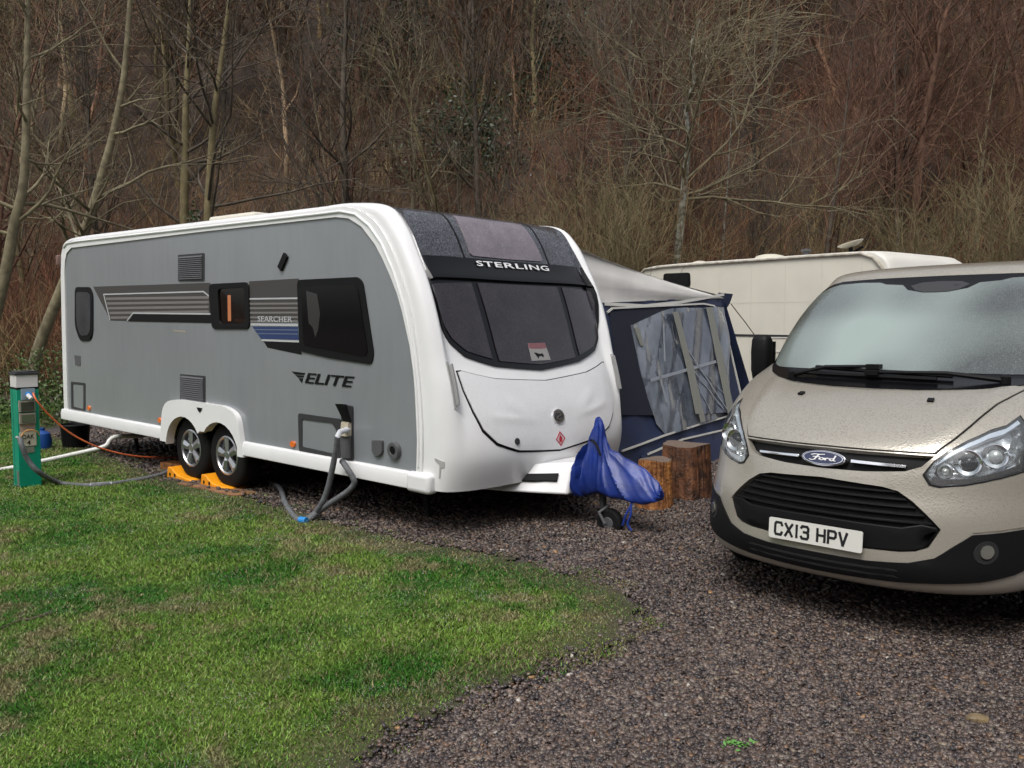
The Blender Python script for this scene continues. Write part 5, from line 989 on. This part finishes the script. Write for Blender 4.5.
# door mirrors
for s_ in (-1, 1):
    mr_ = bpy.data.objects.new('door_mirror', None); link(mr_, van)
    m_ = MB(); V = []
    for i, (z, wx, wy) in enumerate([(1.19, .02, .035), (1.21, .05, .058), (1.29, .065, .070), (1.43, .065, .072), (1.51, .058, .068), (1.54, .045, .056), (1.55, .02, .04)]):
        for j in range(20):
            a = 2*math.pi*j/20; c_, s2 = math.cos(a), math.sin(a); V.append((-1.50+wx*math.copysign(abs(c_)**.6, c_), s_*(1.165+wy*math.copysign(abs(s2)**.55, s2)), z))
    m_.add(V, [(i*20+j, i*20+(j+1) % 20, (i+1)*20+(j+1) % 20, (i+1)*20+j) for i in range(6) for j in range(20)]+[tuple(range(20))[::-1], tuple(range(120, 140))]); m_.build('mirror_shell', BLACKP, mr_, 50)
    m_ = MB(); m_.tube([(-1.55, s_*.93, 1.20), (-1.52, s_*1.02, 1.20), (-1.50, s_*1.12, 1.27)], [.05, .042, .04], 10); m_.build('mirror_arm', BLACKP, mr_)
    m_ = MB(); m_.box(-1.585, -1.575, s_*1.10 if s_ > 0 else -1.23, s_*1.23 if s_ > 0 else -1.10, 1.25, 1.50); m_.build('mirror_glass', CHROME, mr_)
m_ = MB(); m_.lathe([(.03, 0), (.025, .02), (.006, .04), (.004, .25), (.001, .26)], Matrix.Translation((-2.25, .42, 2.02)) @ Matrix.Rotation(R(-35), 4, 'Y'), 10); m_.build('roof_aerial', BLACKP, van)

# ================================================================ HOOK-UP POST
pb = gnd(23.5, 489); pz = 1.14
post = empty('hookup_post', (pb.x, pb.y+.08, 0), (0, 0, R(45)), 'green metal electric hook-up post with white lamp top and a pitch sign reading OAK 4', 'hook-up post')
hw = .098
m_ = MB(); m_.box(-hw, hw, -hw, hw, 0, pz-.17); bevel(m_.build('post_body', GREENP, post), .006)
m_ = MB(); m_.box(-hw-.002, hw+.002, -hw-.002, hw+.002, pz-.168, pz-.153); m_.build('lamp_collar', BLACKP, post)
m_ = MB(); m_.box(-hw+.002, hw-.002, -hw+.002, hw-.002, pz-.153, pz-.03); bevel(m_.build('lamp_diffuser', mat('lamp_white', (.66, .63, .62), .4), post), .004)
m_ = MB(); m_.box(-hw-.01, hw+.01, -hw-.01, hw+.01, pz-.03, pz-.008); m_.box(-hw+.01, hw-.01, -hw+.01, hw-.01, pz-.008, pz+.004); bevel(m_.build('lamp_cap', DARKG, post), .004)
# local -y face looks to the right front (after 45 degrees), local -x face to the left front
PF = Plane((0, -hw, 0), (1, 0, 0), (0, 0, 1)); PLf = Plane((-hw, 0, 0), (0, -1, 0), (0, 0, 1))
def zpx(y): return (489-y)/119*pz
def face(name, x0, x1, y0, y1, m, off=.004, th=.008, parent=post, pl=PF): return panel(name, pl, [(x0, zpx(y1)), (x1, zpx(y1)), (x1, zpx(y0)), (x0, zpx(y0))], m, parent, off, th, step=.3)
face('door_seam', -.036, -.030, 386, 488, mat('seam_dark', (.0, .03, .02), .6), .001, .002, pl=PLf)
face('side_plate', .03, .09, 470, 487, mat('worn_plate', (.12, .13, .10), .7), .003, .004, pl=PLf)
so1 = face('socket_box', -.085, .055, 399, 410, mat('socket_grey', (.30, .27, .22), .6), .03, .03); face('socket_lid', -.07, .045, 400.5, 409, mat('socket_lid', (.05, .055, .04), .4), .036, .007, so1)
so2 = face('socket_box', -.085, .055, 411.5, 422, mat('socket_grey', (.30, .27, .22), .6), .03, .03); face('socket_lid', -.07, .045, 413, 420.5, mat('socket_lid2', (.10, .12, .07), .4), .036, .007, so2)
sp_ = face('socket_box', -.06, .06, 387, 398, mat('socket_blue_grey', (.25, .32, .38), .5), .02, .02)
m_ = MB(); q = Vector((.0, -hw-.03, zpx(393))); m_.tube([q+Vector((0, .03, 0)), q, q+Vector((.005, -.06, -.03))], [.03, .03, .022], 12); m_.build('plug', mat('plug_blue', (.02, .16, .42), .4), post)
m_ = MB(); m_.tube([q+Vector((-.02, -.04, .0)), q+Vector((-.0, -.08, -.035))], .02, 10); m_.build('plug_end', mat('plug_white', (.6, .6, .6), .4), post)
sg = face('pitch_sign', -.088, .06, 431, 445, mat('sign_cream', (.50, .46, .36), .6), .008, .01)
text('sign_lettering', 'OAK', PF, (-.012, zpx(435.5)), .105, .042, BLACKP, sg, .0105, .004); text('sign_lettering', '4', PF, (-.008, zpx(441.5)), .03, .045, BLACKP, sg, .0105, .004)
face('notice', -.08, .055, 422.5, 431, mat('paper_pink', (.36, .27, .22), .7), .004, .005); face('notice', -.075, .04, 446, 452, mat('paper_grey', (.22, .22, .17), .7), .004, .005)
hk = MB(); hk.tube([(-hw-.01, -hw-.01, zpx(435)), (-hw-.03, -hw-.05, zpx(435)), (-hw+.02, -hw-.06, zpx(436))], .012, 8); hk.build('tap', mat('tap_metal', (.6, .6, .58), .35, metal=.5), post)
om = MB(); om.tube(smoothline([(-.08, -hw-.02, zpx(436)), (-.05, -hw-.035, zpx(430)), (.0, -hw-.04, zpx(428.5)), (.06, -hw-.035, zpx(431)), (.085, -hw-.02, zpx(435))], 4), .006, 6); om.build('hose_loop', mat('cord_orange', (.55, .28, .08), .5), post)
# cable, pipes, hoses
CAB = mat('orange_cable', (.75, .16, .05), .5)
def hose(name, pts, r, m, label, cat, n=10):
    m_ = MB(); m_.tube(smoothline(pts, 8), r, n); o = m_.build(name, m, None, 60); return tag(o, label, cat)
hose('electric_cable', [at(33, 393, 8.12), at(37, 401, 8.1), at(50, 416, 8.2), at(70, 433, 8.35), at(95, 446, 8.55), at(120, 453.5, 8.8), at(145, 457, 9.2), at(172, 457.5, 9.75), at(200, 456, 10.3)], .0085, CAB, 'orange electric cable sagging from the hook-up post to under the grey caravan', 'cable', 8)
hose('waste_pipe', [gnd(-60, 479, .03), gnd(0, 470, .03), at(38, 462, 9.35), at(70, 455, 9.5), at(103, 447, 9.6), at(110, 440, 9.65), at(117, 436.6, 9.7), at(138, 436, 9.95), at(150, 434, 10.2)], .025, mat('white_pipe', (.62, .62, .58), .4), 'white plastic waste pipe running from the rear of the grey caravan past the post', 'pipe')
hose('water_hose', [at(20, 438, 8.16), at(22, 446, 8.12), at(28, 460, 8.15), at(40, 473, 8.2), gnd(62, 483.5, .03), gnd(95, 485.5, .03), gnd(125, 482, .03), gnd(150, 477.5, .035), at(166, 473, 9.0), at(180, 466, 9.3), at(192, 462, 9.8)], .024, HOSE, 'grey lagged water hose looping over the grass from the post to the caravan wheels', 'hose', 12)
m_ = MB(); m_.tube([gnd(90, 485.5, .03), gnd(112, 484, .03)], .0262, 12); tp_ = m_.build('silver_tape', mat('silver_tape', (.35, .36, .38), .3, metal=.5), bpy.data.objects['water_hose'])
hose('inlet_hose', [at(337.5, 437, 6.84), at(336.5, 446, 6.86), at(333.5, 463, 6.90), at(328.5, 486, 6.95), at(322, 503, 6.98), at(313, 515, 7.02), gnd(302, 520.5, .03)], .024, HOSE, 'straight grey lagged hose dropping from the side inlet of the caravan to the ground', 'hose', 12)
hose('inlet_hose', [at(342, 461, 6.95), at(347, 468, 6.86), at(353, 478, 6.84), at(354, 484, 6.85), at(347, 492, 6.88), at(332, 502, 6.94), at(318, 512, 7.02), gnd(308, 520, .03), gnd(298, 519.5, .03), gnd(290, 511, .03), gnd(284.5, 501, .035), at(283, 495, 7.9), at(279, 487, 8.2), at(268, 482, 8.7)], .024, HOSE, 'bent grey lagged hose curling from below the side inlet back under the caravan', 'hose', 12)
m_ = MB(); m_.tube([gnd(306.5, 520.8, .034), gnd(300, 519.8, .034)], .028, 12); tag(m_.build('hose_tie', mat('tie_blue', (.02, .22, .55), .4), None), 'small bright blue tie holding the two grey hoses together on the gravel', 'tie')
m_ = MB(); q = at(349, 429, 6.98); m_.tube([q+Vector((.03, .05, 0)), q, at(340, 432, 6.84), at(337.5, 437, 6.84)], .022, 10); tag(m_.build('hose_elbow', mat('white_elbow', (.62, .64, .68), .4), None), 'white elbow fitting plugged into the caravan side inlet', 'hose fitting')

# ================================================================ LOG STOOLS
def log(name, px, pyb, r0, h, label, seed, bulge=.0, tilt=0., m=WOODO, notch=False):
    b = gnd(px, pyb); b.y += r0*.8; g = empty(name, b, (tilt, 0, seed), label, 'log'); rs = np.random.RandomState(seed); n = 120; ph = rs.rand(6)*6.28
    def rad(a, t):
        g_ = .010*abs(math.sin(a*13+ph[2]+.8*math.sin(t*4+a)))+.007*abs(math.sin(a*23+ph[1]+t*2))
        v = r0*(1+.06*math.sin(3*a+ph[0])+.035*math.sin(5*a+ph[1])+.025*math.sin(9*a+ph[2]+t)+.012*math.sin(17*a+ph[3]+t*3)); v *= 1+bulge*math.sin(t*3+1)+.12*(1-t)**4
        v -= g_
        if notch: v += .035*math.exp(-((((a-ph[4]+math.pi) % (2*math.pi))-math.pi)/.35)**2)*(1 if t > .45 else -.3)
        return v
    V = []; K = 14
    for i in range(K+1):
        t = i/K
        for j in range(n): a = 2*math.pi*j/n; q = rad(a, t); V.append((q*math.cos(a), q*math.sin(a), h*t+(.012*math.sin(2*a+ph[5]) if i == K else 0)))
    F = [(i*n+j, i*n+(j+1) % n, (i+1)*n+(j+1) % n, (i+1)*n+j) for i in range(K) for j in range(n)]
    mesh('bark', V, F+[tuple(range(n))[::-1]], m, g, 50)
    top = [V[K*n+j] for j in range(n)]; tv = [(x*.995, y*.995, z+.002) for x, y, z in top]+[(x*.99, y*.99, z-.02) for x, y, z in top]+[(0, 0, h+.004)]
    mesh('sawn_top', tv, [(j, (j+1) % n, 2*n) for j in range(n)]+[(j+n, (j+1) % n+n, (j+1) % n, j) for j in range(n)], WOODT, g, 50); return g
log('log_stool', 656, 511, .150, .43, 'shorter orange brown log stool beside the blue hitch cover', 3, .03)
log('log_stool', 691, 501, .215, .50, 'taller dark wet log stump in front of the awning', 8, .04, 0, WOODD, True)

# ================================================================ SMALL THINGS
m_ = MB(); q = gnd(72, 449); m_.lathe([(.001, 0), (.15, 0), (.175, .28), (.185, .30), (.175, .31), (.165, .29), (.14, .03), (.001, .03)], Matrix.Identity(4), 28); bk = empty('bucket', (q.x, q.y+.1, 0), (0, 0, 0), 'black plastic bucket standing behind the hook-up post by the caravan rear', 'bucket'); m_.build('pail', BLACKP, bk)
m_ = MB(); m_.tube(smoothline([(-.18, 0, .29), (-.13, -.02, .40), (0, -.03, .44), (.13, -.02, .40), (.18, 0, .29)], 5), .006, 6); m_.build('handle', DARKG, bk)
m_ = MB(); m_.lathe([(.001, 0), (.11, 0), (.12, .10), (.10, .20), (.04, .24), (.04, .27), (.001, .27)], Matrix.Identity(4), 24); q = gnd(42, 450); o = m_.build('water_can', mat('can_blue', (.01, .06, .25), .4), None); o.location = (q.x, q.y, .01); tag(o, 'small dark blue container on the grass just behind the hook-up post', 'container')
def rock(px, py, s, col, label, cat, seed, name='stone'):
    rs = np.random.RandomState(seed); bm = bmesh.new(); bmesh.ops.create_icosphere(bm, subdivisions=2, radius=1)
    for v in bm.verts: v.co = Vector((v.co.x*s[0], v.co.y*s[1], v.co.z*s[2]))*(1+.25*(rs.rand()-.5))
    me = bpy.data.meshes.new(name); bm.to_mesh(me); bm.free(); me.materials.append(mat(cat+'_mat', col, .6, var=.3, vs=20, bump=.5, bs=40)); o = link(bpy.data.objects.new(name, me)); q = gnd(px, py); o.location = (q.x, q.y, s[2]*.5); tag(o, label, cat)
rock(977, 723, (.052, .03, .026), (.17, .12, .06), 'flat tan stone lying on the gravel at the lower right', 'stone', 2)
rock(583, 617, (.035, .022, .014), (.13, .10, .085), 'dull brown dead leaf on the tip of the lawn', 'leaf', 4, 'dead_leaf')
rock(330, 739, (.03, .022, .014), (.09, .055, .04), 'dark curled leaf near the bottom edge of the lawn', 'leaf', 5, 'dead_leaf')
wd_ = empty('weed', gnd(738, 749), (0, 0, 0), 'tiny bright green weed growing in the gravel at the bottom', 'weed'); rs = np.random.RandomState(4); n = 34
p = rs.randn(n, 3)*np.array([.028, .022, 0])+np.array([0, 0, .022]); an = rs.rand(n)*6.28; u = np.stack([np.cos(an), np.sin(an), rs.rand(n)*.6], -1)*.012; v = np.stack([-np.sin(an), np.cos(an), rs.randn(n)*.3], -1)*.006
bulk('leaf_cluster', np.stack([p-u, p+v, p+u, p-v], 1).reshape(-1, 3), np.arange(n*4).reshape(-1, 4), 4, mat('weed_green', (.10, .26, .05), .5), wd_)
m_ = MB(); m_.tube(smoothline([gnd(2, 628, .035), gnd(18, 621, .03), gnd(34, 618, .035), gnd(52, 612, .03)], 3), [.006]*10, 5); m_.tube([gnd(18, 621, .03), gnd(24, 611, .05)], .003, 4); tag(m_.build('fallen_twig', BARKS['dark'], None), 'thin dark twig fallen on the grass at the left edge', 'twig')
